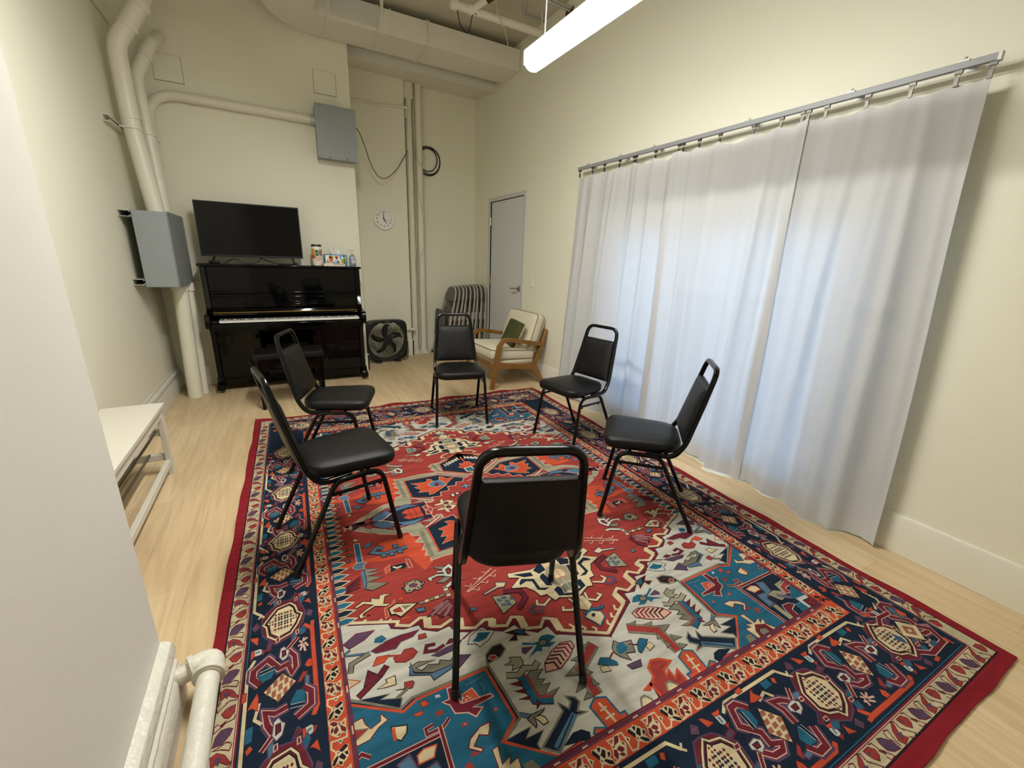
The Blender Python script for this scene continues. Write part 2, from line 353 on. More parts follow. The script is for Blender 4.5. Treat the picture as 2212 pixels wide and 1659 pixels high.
for a, b_ in (((-.40, -1.22), (-.25, -.92)), ((-.25, -.92), (.0, -.92))): hp.tube([(a[0], a[1], ZC-.01), (b_[0], b_[1], ZC-.01)], .012, 8, sq=6)
tag(ob('hatch_trim', hp, STRUT), 'thin dark metal edge of a ceiling hatch above the strip light', 'trim')
# ---------------------------------------------------------------- strip light, plus an added fill light
LENS = emit('led_diffuser', (1.0, .98, .93), LAMP); FILL_LENS = emit('fill_diffuser', (1.0, .98, .93), LAMP*2.7)
def strip(y1, x, length, z, label, lens):
    t = thing('strip_light', label, 'light', (x, y1-length/2, z))
    h = length/2
    ob('housing', MB().prism([(-.054, -.032), (-.050, -.032), (-.050, .0), (.050, .0), (.050, -.032), (.054, -.032), (.054, .034), (.048, .042), (-.048, .042), (-.054, .034)], -h, h, 'y').box(-.054, .054, -h-.003, -h, -.032, .038).box(-.054, .054, h, h+.003, -.032, .038), mat('light_housing', 'b4b2aa', .4), t)
    ln = [(.0455, -.002), (.0455, -.024), (.040, -.040), (.024, -.051), (0, -.055), (-.024, -.051), (-.040, -.040), (-.0455, -.024), (-.0455, -.002)]
    ob('diffuser', MB().prism(ln, -h+.002, h-.002, 'y'), lens, t)
    for dy in (-h+.12, h-.12):
        ob('hanging_rod', MB().tube([(0, dy, .04), (.004, dy-.03, ZC-z)], .005, 8), STRUT, t)
    return t
strip(-2.83, -1.24, 1.22, 2.40, 'long lit strip light hanging at the top of the photo above the chairs', LENS)
strip(-2.30, -2.22, 1.22, 2.84, 'added unseen fill light shaped as a strip, high over the left side of the rug', FILL_LENS)  # fill light added above the frame to brighten the left and back walls
# ================================================================ CURTAIN RAIL AND CURTAINS
RX, RZ = -.09, 2.156
ry0, ry1 = -4.392, -1.772
rl = thing('curtain_rail', 'silver aluminium curtain track along the wall above the white curtains', 'curtain rail', (RX, (ry0+ry1)/2, RZ))
def rpart(n_, mb, m, **k): o = ob(n_, mb, m, **k); o.parent = rl; o.matrix_parent_inverse = Matrix.Translation((-RX, -(ry0+ry1)/2, -RZ)); return o
rpart('track', MB().box(RX-.011, RX+.011, ry0, ry1, RZ-.013, RZ+.013), mat('track_aluminium', '8f9193', .5, .1), bevel=.002)
rpart('track_end', MB().box(RX-.013, RX+.013, ry0-.006, ry0+.004, RZ-.015, RZ+.015), STRUT); rpart('track_end', MB().box(RX-.013, RX+.013, ry1-.004, ry1+.006, RZ-.015, RZ+.015), STRUT)
for y in (-1.9, -2.31, -2.66, -3.38, -3.9, -4.29):
    rpart('bracket', MB().box(RX-.012, 0, y-.016, y+.016, RZ+.012, RZ+.019).box(-.004, 0, y-.015, y+.015, RZ+.0, RZ+.03).lathe([(.006, 0), (.006, .014)], (RX, y, RZ+.016), 'z', 8), STRUT)
# cloth
cm = bpy.data.materials.new('white_curtain_cloth'); cm.use_nodes = True; nt = cm.node_tree; nt.nodes.clear()
N = nt.nodes.new; LK = nt.links.new
d_ = N('ShaderNodeBsdfDiffuse'); d_.inputs[0].default_value = lin('d6d6d5') + (1,); t_ = N('ShaderNodeBsdfTranslucent'); t_.inputs[0].default_value = lin('d8dce0') + (1,)
mx_ = N('ShaderNodeMixShader'); mx_.inputs[0].default_value = .30; o_ = N('ShaderNodeOutputMaterial')
tc = N('ShaderNodeTexCoord'); nz = N('ShaderNodeTexNoise'); nz.inputs['Scale'].default_value = 9; nz.inputs['Detail'].default_value = 5; nz.inputs['Distortion'].default_value = .4
mpn = N('ShaderNodeMapping'); mpn.inputs['Scale'].default_value = (1, .9, .6); LK(tc.outputs['Object'], mpn.inputs[0]); LK(mpn.outputs[0], nz.inputs[0])
bp_ = N('ShaderNodeBump'); bp_.inputs['Strength'].default_value = .22; bp_.inputs['Distance'].default_value = .02; LK(nz.outputs[0], bp_.inputs['Height'])
for q in (d_, t_): LK(bp_.outputs[0], q.inputs['Normal'])
LK(d_.outputs[0], mx_.inputs[1]); LK(t_.outputs[0], mx_.inputs[2]); LK(mx_.outputs[0], o_.inputs[0])
hemm = cm.copy(); hemm.name = 'curtain_hem_cloth'; hemm.node_tree.nodes['Mix Shader'].inputs[0].default_value = .24
def gauss(y, c, s): return math.exp(-((y-c)/s)**2)
PLEATS = [(-1.87, .05, -.014, .018), (-2.02, .06, -.016, .020), (-2.15, .02, .012, .016), (-2.27, .05, -.020, .018), (-2.38, .09, .012, .014), (-2.53, .05, -.018, .02), (-2.68, .0, -.016, .018), (-2.80, .03, .010, .016),
          (-3.02, -.03, -.014, .018), (-3.16, -.02, .010, .015), (-3.30, .02, -.015, .02), (-3.46, .03, -.014, .018), (-3.57, .05, -.018, .016), (-3.66, .02, .010, .014), (-3.86, .04, -.014, .02), (-3.98, .10, -.020, .022), (-4.12, .05, .012, .02), (-4.22, .0, -.016, .022), (-4.33, -.02, -.012, .018)]
def cloth_x(y, s):
    """x of the cloth at track position y, s = 0 at the top .. 1 at the floor"""
    g = s**.7
    x = -.088 + .018*s
    x += (.005+.019*g)*math.sin(2*PI*y/.31+.6+.5*s) + (.005+.013*g)*math.sin(2*PI*y/.173+2.1-.6*s)*(1 if y > -3.3 else .6) + .007*g*math.sin(2*PI*y/.097+1.0+.8*math.sin(3*s))
    x += g*(-.055*gauss(y, -4.08, .10) + .035*gauss(y, -3.83, .10) - .03*gauss(y, -3.62, .08) + .022*gauss(y, -3.25, .2) + .022*gauss(y, -2.62, .12) - .05*gauss(y, -2.22, .12) - .03*gauss(y, -1.83, .06))
    x += -.02*gauss(y, -3.74+.10*s, .035)*(1-.4*s) - .018*gauss(y, -2.93-.02*s, .03) - .014*gauss(y, -2.47+.1*s, .03)
    for c, sl, a, wd in PLEATS: x += a*gauss(y, c+sl*s, wd)*(.45+.55*min(1, 2.2*s+.15))
    return min(x, -.022)
def curtain(ya, yb, clips, label, dx=0.0, edge=(0, 0)):
    t = thing('curtain', label, 'curtain', (RX, (ya+yb)/2, 0), 0, 'white curtains on the track')
    inv = Matrix.Translation((-RX, -(ya+yb)/2, 0))
    nu, nv = max(60, int((yb-ya)/.012)), 60
    ZB = .012; cl = sorted(clips)
    def ztop(y):
        k = [c for c in cl]
        for a, b_ in zip(k, k[1:]):
            if a <= y <= b_:
                f = (y-a)/(b_-a); return 2.098 - min(.035, .16*(b_-a))*math.sin(PI*f)**.8
        return 2.094
    def P(i, z01):
        u = i/nu; y = ya+(yb-ya)*u; s = 1-z01
        yy = y + s*(edge[0]*(1-u)+edge[1]*u) + .004*math.sin(7*s+9*u)
        zt = ztop(y); z = ZB+(zt-ZB)*z01 + (.006*math.sin(yy*5)) * max(0, (s-.9))*10
        x = cloth_x(y, s)+dx
        x -= .007*math.exp(-((z-1.19-.01*math.sin(y*6))/.006)**2)
        return (x, yy, z)
    def grid(z0, z1, n):
        vs_ = [P(i, z0+(z1-z0)*j/n) for j in range(n+1) for i in range(nu+1)]
        fs_ = [(j*(nu+1)+i, j*(nu+1)+i+1, (j+1)*(nu+1)+i+1, (j+1)*(nu+1)+i) for j in range(n) for i in range(nu)]
        return MB().add(vs_, fs_)
    for nm, z0, z1, n, m in (('cloth_panel', .055, .962, nv, cm), ('bottom_hem', 0, .055, 5, hemm), ('top_hem', .962, 1, 5, hemm)):
        o = ob(nm, grid(z0, z1, n), m, t, smooth=180); o.matrix_parent_inverse = inv
        so = o.modifiers.new('thickness', 'SOLIDIFY'); so.thickness = .001 if nm != 'bottom_hem' else .002
        so.offset = 0; so.use_rim = False
    for c in clips:
        mb = MB().box(RX-.006, RX+.006, c-.012, c+.012, RZ-.026, RZ-.012)
        mb.ring([(RX+.0*math.cos(a), c+.008*math.cos(a), RZ-.033+.009*math.sin(a)) for a in [2*PI*k/12 for k in range(12)]], .0016, 6)
        mb.box(RX-.004, RX+.003, c-.007, c+.007, ztop(c)-.012, RZ-.040)
        o = ob('clip', mb, DARKST, t); o.matrix_parent_inverse = inv
    return t
curtain(-2.905, -1.785, [-1.790, -1.968, -2.125, -2.31, -2.47, -2.49, -2.685, -2.895], 'far white curtain panel, nearest the grey door', 0, (0, .12))
curtain(-3.74, -2.86, [-2.93, -3.056, -3.207, -3.422, -3.581, -3.69], 'middle one of the three white curtain panels', -.010)
curtain(-4.384, -3.685, [-3.719, -3.803, -3.976, -4.136, -4.281, -4.378], 'near white curtain panel at the right end of the track', 0, (-.10, 0))
# ================================================================ PIPES, BOXES AND CABLES ON THE WALLS
def grp(name, label, cat, loc, group=None):
    t = thing(name, label, cat, loc, 0, group)
    def part(n_, mb, m, **k):
        o = ob(n_, mb, m, **k); o.parent = t; o.matrix_parent_inverse = Matrix.Translation([-q for q in loc]); return o
    return t, part
# fat riser pipe in the left corner, through the box, bending away at the top
t, part = grp('riser_pipe', 'fattest painted pipe in the left corner, running from floor to ceiling', 'pipe', (-3.40, -.43, 0))
part('lower_pipe', MB().tube([(-3.40, -.43, 0), (-3.365, -.43, 1.05)], .058, 24), PIPEP)
part('upper_pipe', MB().tube(fillet([(-3.425, -.45, 1.62), (-3.475, -.45, 2.25), (-3.475, -.45, 2.80), (-3.28, -.45, 3.10), (-3.18, -.36, 3.45)], .22, 10), .060, 24), PIPEP)
for p, q in (((-3.468, -.45, 2.30), (-3.470, -.45, 2.315)), ((-3.392, -.45, 2.925), (-3.378, -.45, 2.947)), ((-3.30, -.45, 3.07), (-3.275, -.445, 3.105)), ((-3.368, -.43, .985), (-3.367, -.43, 1.05))):
    part('collar', MB().tube([p, q], .066, 24), PIPEP)
t, part = grp('riser_pipe', 'thinner painted pipe close behind the fattest one, turning into the wall above', 'pipe', (-3.34, -.32, 0))
part('lower_pipe', MB().tube([(-3.345, -.33, 0), (-3.325, -.33, 1.05)], .040, 18), PIPEP)
part('upper_pipe', MB().tube(fillet([(-3.39, -.33, 1.62), (-3.41, -.30, 2.2), (-3.42, -.28, 2.66), (-3.30, -.20, 2.93), (-3.26, -.004, 3.06)], .16, 8), .046, 18), PIPEP)
for p, q in (((-3.352, -.235, 2.81), (-3.34, -.228, 2.83)), ((-3.30, -.19, 2.935), (-3.29, -.17, 2.95)), ((-3.33, -.33, .98), (-3.33, -.33, 1.05))): part('collar', MB().tube([p, q], .053, 18), PIPEP)
t, part = grp('wall_conduit', 'painted conduit bending over from the left corner pipes to the small grey box', 'pipe', (-2.8, -.05, 2.62))
part('conduit_run', MB().tube(fillet([(-3.435, -.052, 1.0), (-3.425, -.052, 2.622), (-2.13, -.052, 2.612)], .26, 12), .040, 18), PIPEP)
part('coupling', MB().tube([(-3.12, -.052, 2.6195), (-3.05, -.052, 2.619)], .0435, 18), PIPEP)
part('connector', MB().tube([(-2.15, -.052, 2.612), (-2.105, -.052, 2.612)], .046, 18), STRUT)
part('connector', MB().tube([(-3.428, -.052, 2.05), (-3.427, -.052, 2.11)], .045, 18), PIPEP)
# strut channel with clamps
def channel(mb, x0, x1, y0, y1, z, h=.041):
    mb.box(x0, x0+.004, y0, y1, z-h/2, z+h/2)
    for s in (-1, 1):
        mb.box(x0, x1, y0, y1, z+s*h/2-.002, z+s*h/2+.002); mb.box(x1-.004, x1, y0, y1, z+s*h/2-(.011 if s > 0 else 0), z+s*h/2+(.011 if s < 0 else 0))
    return mb
t, part = grp('strut_channel', 'painted strut channel on the left wall clamping the corner pipes', 'bracket', (XL, -.5, 2.235))
part('channel', channel(MB(), XL, XL+.041, -.74, -.04, 2.235), TRIM)
for (x, y, r) in ((-3.472, -.45, .060), (-3.41, -.295, .046), (-3.425, -.052, .040)):
    mb = MB(); arc = [(x+(r+.004)*math.cos(a), y+(r+.004)*math.sin(a), 2.235) for a in [-2.2+4.4*k/14 for k in range(15)]]
    mb.tube(arc, .006, 6, sq=6); mb.tube([(XL+.04, arc[0][1]-.012, 2.235), arc[0]], .006, 6); mb.tube([(XL+.04, arc[-1][1]+.012, 2.235), arc[-1]], .006, 6)
    part('pipe_clamp', mb, TRIM)
# big box on the left wall
BX0, BX1, BY0, BY1, BZ0, BZ1 = -3.51, -3.297, -.85, -.20, 1.045, 1.612
t, part = grp('electrical_box', 'large grey electrical box around the pipes on the left wall', 'electrical box', (BX0, -.5, BZ0))
part('enclosure', MB().box(BX0, BX1, BY0, BY1, BZ0, BZ1), GBOX, bevel=.004)
part('cover', MB().box(BX1, BX1+.005, BY0-.006, BY1+.006, BZ0-.006, BZ1+.006), mat('grey_cover_enamel', '8a8f8f', .45, noise=.05, nscale=10), bevel=.002)
for y, z in ((BY0+.02, BZ0+.02), (BY0+.02, BZ1-.02), (BY1-.02, BZ0+.02), (BY1-.02, BZ1-.02)): part('screw', MB().lathe([(.008, 0), (.006, .003)], (BX1+.005, y, z), 'x', 10), DARKST)
part('nipple', MB().tube([(-3.365, -.43, BZ0-.03), (-3.365, -.43, BZ0)], .063, 20), PIPEP)
for z, lb in ((1.585, 'upper metal strut channel behind the large grey electrical box'), (1.085, 'lower metal strut channel behind the large grey electrical box')):
    tag(ob('strut_channel', channel(MB(), XL, BX0-.002, BY0-.02, BY1+.02, z, .042), STRUT), lb, 'bracket')
# small box on the piano wall
t, part = grp('electrical_box', 'small grey electrical box high on the wall above the piano', 'electrical box', (-1.92, 0, 2.5))
part('enclosure', MB().box(-2.105, -1.735, -.155, 0, 2.27, 2.735), GBOX, bevel=.003)
part('cover', MB().box(-2.109, -1.731, -.161, -.155, 2.262, 2.741).box(-2.109, -1.731, -.163, -.155, 2.262, 2.285).box(-2.109, -1.731, -.163, -.155, 2.715, 2.741), mat('grey_cover_small', '8d9393', .45, noise=.07, nscale=12), bevel=.002)
for x in (-2.0, -1.84): part('screw', MB().lathe([(.008, 0), (.006, -.003)], (x, -.163, 2.274), 'y', 10), DARKST)
# the nook: two risers, loose cables, coil
t, part = grp('riser_pipe', 'left of the two white pipes in the nook beside the clock wall', 'pipe', (-.95, .70, 0))
part('pipe_run', MB().tube([(-.945, .705, .0), (-.945, .705, 3.40)], .042, 18), PIPEP)
for z in (.40, 1.30): part('coupling', MB().tube([(-.945, .705, z), (-.945, .705, z+.02)], .045, 18), PIPEP)
part('floor_plaster', MB().pad([((.075+.02*math.sin(5*a))*math.cos(a)-.945, (.06+.012*math.sin(4*a))*math.sin(a)+.705) for a in [2*PI*k/28 for k in range(28)]], [(0, 0), (.1, .02), (.35, .045)], .01), PLASTER)
t, part = grp('riser_pipe', 'right of the two white pipes in the nook, nearest the folding chairs', 'pipe', (-.82, .70, 0))
part('pipe_run', MB().tube([(-.825, .70, .0), (-.825, .70, 3.40)], .045, 18), PIPEP)
for z in (.72, .93): part('coupling', MB().tube([(-.825, .70, z), (-.825, .70, z+.012)], .0475, 18), PIPEP)
part('floor_plaster', MB().pad([((.08+.022*math.sin(4*a+1))*math.cos(a)-.825, (.062+.014*math.sin(5*a))*math.sin(a)+.70) for a in [2*PI*k/28 for k in range(28)]], [(0, 0), (.1, .02), (.35, .05)], .01), PLASTER)
tag(ob('pipe_chase', MB().box(XB, -.90, .655, YC, 3.20, 3.40), TRIM, bevel=.003), 'small white boxed cover at the top of the two nook pipes', 'cover')
t, part = grp('wall_conduit', 'thin painted conduit crossing high on the clock wall', 'pipe', (-1.4, .58, 3.05))
part('conduit_run', MB().tube([(XA, .583, 3.03), (-1.55, .583, 3.055), (-1.35, .583, 3.045), (-1.05, .583, 3.075), (-1.0, .585, 3.075)], .012, 10), PIPEP)
part('elbow', MB().tube(fillet([(-1.12, .583, 3.07), (-1.0, .583, 3.075), (-.99, .66, 3.07), (-.99, .66, 2.98)], .02, 5), .017, 12), PIPEP)
t, part = grp('pipe_stub', 'short white pipe stub near the floor beside the box fan', 'pipe', (-1.1, .57, .37))
part('stub', MB().tube(fillet([(-1.25, .565, .375), (-1.005, .565, .372), (-1.0, .64, .37)], .03, 5), .017, 12), PIPEP)
part('elbow', MB().tube(fillet([(-1.05, .565, .373), (-1.0, .565, .372), (-.995, .62, .371)], .02, 5), .022, 12), PIPEP)
part('drop', MB().tube(fillet([(-.985, .66, .37), (-.985, .66, .2), (-.96, .70, .19)], .02, 4), .008, 8), PIPEP)
cable('sagging_cable', [(-1.735, -.10, 2.60), (-1.69, -.06, 2.575), (-1.62, .05, 2.48), (-1.53, .2, 2.32), (-1.42, .35, 2.235), (-1.30, .45, 2.25), (-1.15, .55, 2.38), (-1.05, .585, 2.53), (-1.0, .62, 2.60), (-.985, .66, 2.62)], .0055, mat('grey_cable', '6e6a5c', .5), 'dark cable sagging from the small grey box across the clock wall', 'cable')
cable('vertical_cable', [(-.888, .665, 3.36), (-.888, .66, 2.9), (-.885, .655, 2.7), (-.84, .650, 2.48), (-.79, .66, 2.52), (-.77, .67, 2.58)], .0045, CABLEW, 'painted cable running down between the nook pipes to the coil', 'cable')
cable('vertical_cable', [(-.900, .66, 3.1), (-.898, .66, 2.6), (-.894, .657, 2.1), (-.892, .655, 1.7), (-.91, .652, 1.45), (-.925, .652, 1.2), (-.905, .652, .95), (-.885, .65, .6), (-.88, .648, .35), (-.90, .65, .1), (-.88, .66, .02)], .0045, CABLEW, 'long painted cable wandering down in front of the two nook pipes', 'cable')
cable('vertical_cable', [(-.89, .655, 2.55), (-.875, .648, 2.3), (-.83, .648, 2.0), (-.79, .655, 1.75), (-.80, .648, 1.5), (-.88, .65, 1.25), (-.895, .65, 1.0)], .003, CABLEW, 'thin pale cable looping over the right nook pipe', 'cable')
mb = MB()
for dr_, dxx, dzz in ((.165, 0, 0), (.150, .012, .0), (.132, -.004, .018)):
    mb.ring([(-.69+dxx+dr_*math.cos(a), .762-.012*(dr_ > .14)-.01*math.sin(2*a), 2.555+dzz+dr_*1.04*math.sin(a)) for a in [2*PI*k/40 for k in range(40)]], .0065, 7)
tag(ob('cable_coil', mb, CABLEB), 'coil of black cable hanging on the nook wall', 'cable')
# heating pipe along the pillar
t, part = grp('heating_pipe', 'thick white heating pipe along the pillar foot, beside the rug', 'pipe', (-2.91, -3.85, .1))
hz = .105
part('pipe_run', MB().tube([(-2.910, -3.85, hz), (-2.918, -6.25, hz)], .030, 24), OLDTRIM)
part('stub', MB().tube([(-2.91, -3.84, hz), (-3.0, -3.868, hz)], .026, 20), OLDTRIM)
el_ = MB().tube(fillet([(-2.965, -3.855, hz), (-2.905, -3.836, hz), (-2.911, -3.905, hz)], .03, 8), .036, 24)
el_.tube([(-2.962, -3.855, hz), (-2.948, -3.850, hz)], .042, 24).tube([(-2.909, -3.885, hz), (-2.910, -3.902, hz)], .043, 24)
part('elbow', el_, OLDTRIM)
for y in (-4.9, -6.0): part('pipe_foot', MB().box(-2.93, -2.90, y-.02, y+.02, 0, hz-.02), OLDTRIM)
# clock
CKX, CKY, CKZ = -1.336, YB2, 1.787
t, part = grp('wall_clock', 'round white-rimmed wall clock showing five, hung above the fan', 'clock', (CKX, CKY, CKZ))
part('case', MB().lathe([(.112, 0), (.125, -.006), (.128, -.028), (.122, -.036), (.112, -.034), (.110, -.018), (.001, -.018)], (CKX, CKY, CKZ), 'y', 48), mat('clock_rim', 'f0f0ec', .35))
part('dial', MB().lathe([(.110, -.0185), (.109, -.020), (.001, -.020)], (CKX, CKY, CKZ), 'y', 48), mat('clock_dial', 'e8e9e4', .5))
import bmesh
nb = bmesh.new()
for h in range(1, 13):
    a = PI/2-2*PI*h/12; me = text_mesh(str(h), .037); me.transform(Matrix.Translation((CKX+.088*math.cos(a), CKY-.021, CKZ+.088*math.sin(a))) @ Matrix.Rotation(PI/2, 4, 'X')); nb.from_mesh(me); bpy.data.meshes.remove(me)
nm = bpy.data.meshes.new('numerals'); nb.to_mesh(nm); nb.free()
part('numerals', nm, mat('clock_ink', '2c2c2a', .6), smooth=0)
def hand(n_, deg, ln, wd, y):
    a = math.radians(deg); d = (math.sin(a), math.cos(a)); p = (d[1], -d[0])
    q = [(CKX+d[0]*l+p[0]*w_, CKZ+d[1]*l+p[1]*w_) for l, w_ in ((-.02, -wd), (-.02, wd), (ln*.7, wd*.8), (ln, wd*.25), (ln, -wd*.25), (ln*.7, -wd*.8))]
    part(n_, MB().prism(q, CKY-y, CKY-y-.0012, 'y'), mat('clock_ink', '2c2c2a', .6), smooth=0)
hand('minute_hand', -4, .088, .0045, .0225); hand('hour_hand', 149, .060, .0055, .0240); hand('second_hand', 108, .080, .0012, .0255)
# ================================================================ PIANO AND WHAT STANDS ON IT
PX0, PX1 = -3.215, -1.822
PZ = 1.222
t, part = grp('upright_piano', 'glossy black upright piano against the far wall, keys uncovered', 'piano', ((PX0+PX1)/2, -.3, 0))
th_ = .045; yb, yf, yk = -.025, -.335, -.535
part('back_panel', MB().box(PX0+th_, PX1-th_, yb, -.06, .06, PZ-.03), PIANO)
for x in (PX0, PX1-th_):
    side = [(yb, .03), (yf-.005, .03), (yf-.005, .55), (yf-.03, .60), (yf-.10, .635), (yk-.03, .655), (yk-.045, .68), (yk-.045, .745), (yk-.03, .775), (yf-.10, .785), (yf-.02, .80), (yf, .83), (yf, PZ-.02), (yb, PZ-.02)]
    part('side_panel', MB().prism(side, x, x+th_, 'x'), PIANO, bevel=.006)
part('lid', MB().box(PX0-.016, PX1+.016, -.015, yf-.02, PZ-.022, PZ), PIANO, bevel=.005)
part('upper_panel', MB().box(PX0+th_, PX1-th_, yf+.045, yf+.02, .945, PZ-.025), PIANO, bevel=.003)
part('music_ledge', MB().box(PX0+th_, PX1-th_, yf+.05, yf-.005, .948, .968).box(PX0+th_, PX1-th_, yf+.03, yf-.004, .905, .925), PIANO, bevel=.005)
part('music_panel', MB().box(PX0+th_, PX1-th_, yf+.04, yf+.012, .80, .945), PIANO, bevel=.003)
part('music_desk', MB().box(-2.91, -2.10, yf+.012, yf-.008, .845, .875).box(-2.91, -2.10, yf-.008, yf-.024, .840, .852), PIANO, bevel=.004)
part('fallboard', MB().prism([(yf+.03, .745), (yf-.02, .745), (yf-.006, .80), (yf+.02, .83), (yf+.03, .83)], PX0+th_, PX1-th_, 'x'), PIANO, bevel=.004)
part('hinge_strip', MB().box(PX0+th_+.004, PX1-th_-.004, yf-.022, yf-.008, .768, .777), GOLD, bevel=.002)
nm = text_mesh('K  A  W  A  I', .020, .0003); nm.transform(Matrix.Translation((-2.50, yf+.0105, .822)) @ Matrix.Rotation(PI/2, 4, 'X'))
part('lettering', nm, mat('dim_brass_letters', '6a6450', .4, .5), smooth=0)
kb = part('keybed', MB().box(PX0+th_, PX1-th_, yk-.02, yf+.02, .625, .685).box(PX0+th_, PX1-th_, yk-.035, yk-.01, .64, .69).box(PX0+th_, -3.115, yk-.01, yf, .685, .725).box(-1.888, PX1-th_, yk-.01, yf, .685, .725), PIANO, bevel=.003)
part('red_felt', MB().box(-3.113, -1.89, yf-.055, yf-.02, .70, .718), mat('key_felt', '2a0d0d', .9))
kx0, kw = -3.110, 1.2245/52
inv_p = Matrix.Translation((-(PX0+PX1)/2*-1*-1, .3, 0))
wk = MB().box(.0004, kw-.0004, 0, .15, 0, .018).mesh('white_key'); wk.materials.append(IVORY)
bk = MB().prism([(.045, 0), (.15, 0), (.15, .028), (.055, .028)], .001, .0115, 'x').mesh('black_key'); bk.materials.append(BLKPL)
pat = [0, 2, 3, 5, 6]          # A#, C#, D#, F#, G# after white key index mod 7 starting at A
for i in range(52):
    o = bpy.data.objects.new('white_key', wk); col.objects.link(o); o.parent = kb; o.location = (kx0+i*kw, yk, .700)
    if i % 7 in (0, 2, 3, 5, 6) and i < 51:
        o = bpy.data.objects.new('black_key', bk); col.objects.link(o); o.parent = kb; o.location = (kx0+(i+1)*kw-.006, yk, .7005)
part('key_slip', MB().box(PX0+th_, PX1-th_, yk-.055, yk-.02, .645, .693), PIANO, bevel=.004)
part('lower_panel', MB().box(PX0+th_, PX1-th_, yf+.03, yf+.012, .12, .625), PIANO, bevel=.003)
part('bottom_rail', MB().box(PX0+th_, PX1-th_, yf+.05, yf, .05, .12), PIANO, bevel=.003)
for x in (-2.60, -2.52, -2.44): part('pedal', MB().box(x-.016, x+.016, yf-.085, yf+.02, .068, .080), mat('pedal_brass', '8a7442', .3, .9), bevel=.004)
for x in (PX0, PX1-th_):
    part('toe_block', MB().prism([(yf+.06, .03), (yf-.10, .03), (yf-.10, .085), (yf-.03, .10), (yf, .14), (yf+.06, .14)], x-.008, x+th_+.008, 'x'), PIANO, bevel=.006)
    for y in (yf-.065, yb-.06): part('caster', MB().lathe([(.016, -.012), (.022, -.008), (.022, .008), (.016, .012)], (x+th_/2, y, .022), 'x', 14).box(x+th_/2-.012, x+th_/2+.012, y-.012, y+.012, .02, .045), DARKST)
# piano bench
t, part = grp('piano_bench', 'black piano bench in front of the piano, behind two chairs', 'bench', (-2.575, -.97, 0))
x0, x1, y0, y1 = -2.86, -2.29, -1.11, -.80
part('cushion_top', MB().pad([(q.x, q.y) for q in fillet([(x0+.01, y0), (x1-.01, y0), (x1-.01, y1), (x0+.01, y1)], .03, 5, True)], [(.01, .455), (0, .465), (0, .49), (.02, .502)], .008), BLKVIN)
part('apron', MB().box(x0+.02, x1-.02, y0+.015, y0+.035, .35, .455).box(x0+.02, x1-.02, y1-.035, y1-.015, .35, .455).box(x0+.02, x0+.04, y0+.02, y1-.02, .35, .455).box(x1-.04, x1-.02, y0+.02, y1-.02, .35, .455), PIANO, bevel=.004)
for x in (x0+.02, x1-.065):
    for y in (y0+.012, y1-.057): part('leg', MB().loft([[(x+.008, y+.008, 0), (x+.037, y+.008, 0), (x+.037, y+.037, 0), (x+.008, y+.037, 0)], [(x, y, .35), (x+.045, y, .35), (x+.045, y+.045, .35), (x, y+.045, .35)], [(x, y, .455), (x+.045, y, .455), (x+.045, y+.045, .455), (x, y+.045, .455)]]), PIANO, bevel=.003)
for x in (x0+.02, x1-.02):
    s = -1 if x < -2.5 else 1
    part('height_knob', MB().lathe([(.008, 0), (.008, s*.02), (.022, s*.024), (.024, s*.045), (.012, s*.05)], (x, (y0+y1)/2-.05, .415), 'x', 16), PIANO)
# television
t, part = grp('television', 'black flat television standing on the piano lid', 'television', (-2.77, -.2, PZ))
tx0, tx1, tz0, tz1, ty = -3.195, -2.345, 1.286, 1.770, -.235
part('bezel', MB().box(tx0, tx1, ty, ty+.022, tz0, tz1).box(tx0+.12, tx1-.12, ty+.022, ty+.055, tz0+.03, tz1-.16), BLKPL, bevel=.004)
part('screen', MB().box(tx0+.009, tx1-.009, ty-.0015, ty, tz0+.018, tz1-.009), SCREEN, smooth=0)
for x, s in ((tx0+.10, -1), (tx1-.10, 1)):
    part('stand_foot', MB().tube([(x, ty+.012, tz0+.01), (x+s*.012, ty+.012, PZ+.03), (x+s*.02, ty-.085, PZ+.006)], .009, 8).tube([(x+s*.012, ty+.012, PZ+.03), (x+s*.03, ty+.10, PZ+.006)], .009, 8).box(x+s*.0, x+s*.05, ty-.02, ty+.02, PZ, PZ+.022), BLKPL)
cable('tv_cable', [(-3.02, -.20, PZ+.004), (-2.98, -.24, PZ+.03), (-2.93, -.255, PZ+.045), (-2.88, -.26, PZ+.01), (-2.80, -.25, PZ+.006), (-2.74, -.24, PZ+.03), (-2.72, -.20, PZ+.06)], .004, CABLEB, 'looped black cable under the left half of the television', 'cable')
cable('tv_cable', [(-2.72, -.18, PZ+.06), (-2.66, -.24, PZ+.035), (-2.58, -.26, PZ+.008), (-2.50, -.255, PZ+.006), (-2.44, -.24, PZ+.008), (-2.42, -.2, PZ+.004)], .0045, CABLEB, 'black cable lying under the right half of the television', 'cable')
tag(ob('remote_control', MB().box(-.075, .075, -.02, .02, 0, .014), BLKPL, bevel=.004, loc=(-2.50, -.275, PZ), rotz=.05), 'slim black remote lying under the television', 'remote control')
tag(ob('cable_adapter', MB().box(-.04, .04, -.022, .022, 0, .026), BLKPL, bevel=.005, loc=(-3.10, -.27, PZ), rotz=-.1), 'small black box beside the left foot of the television', 'adapter')
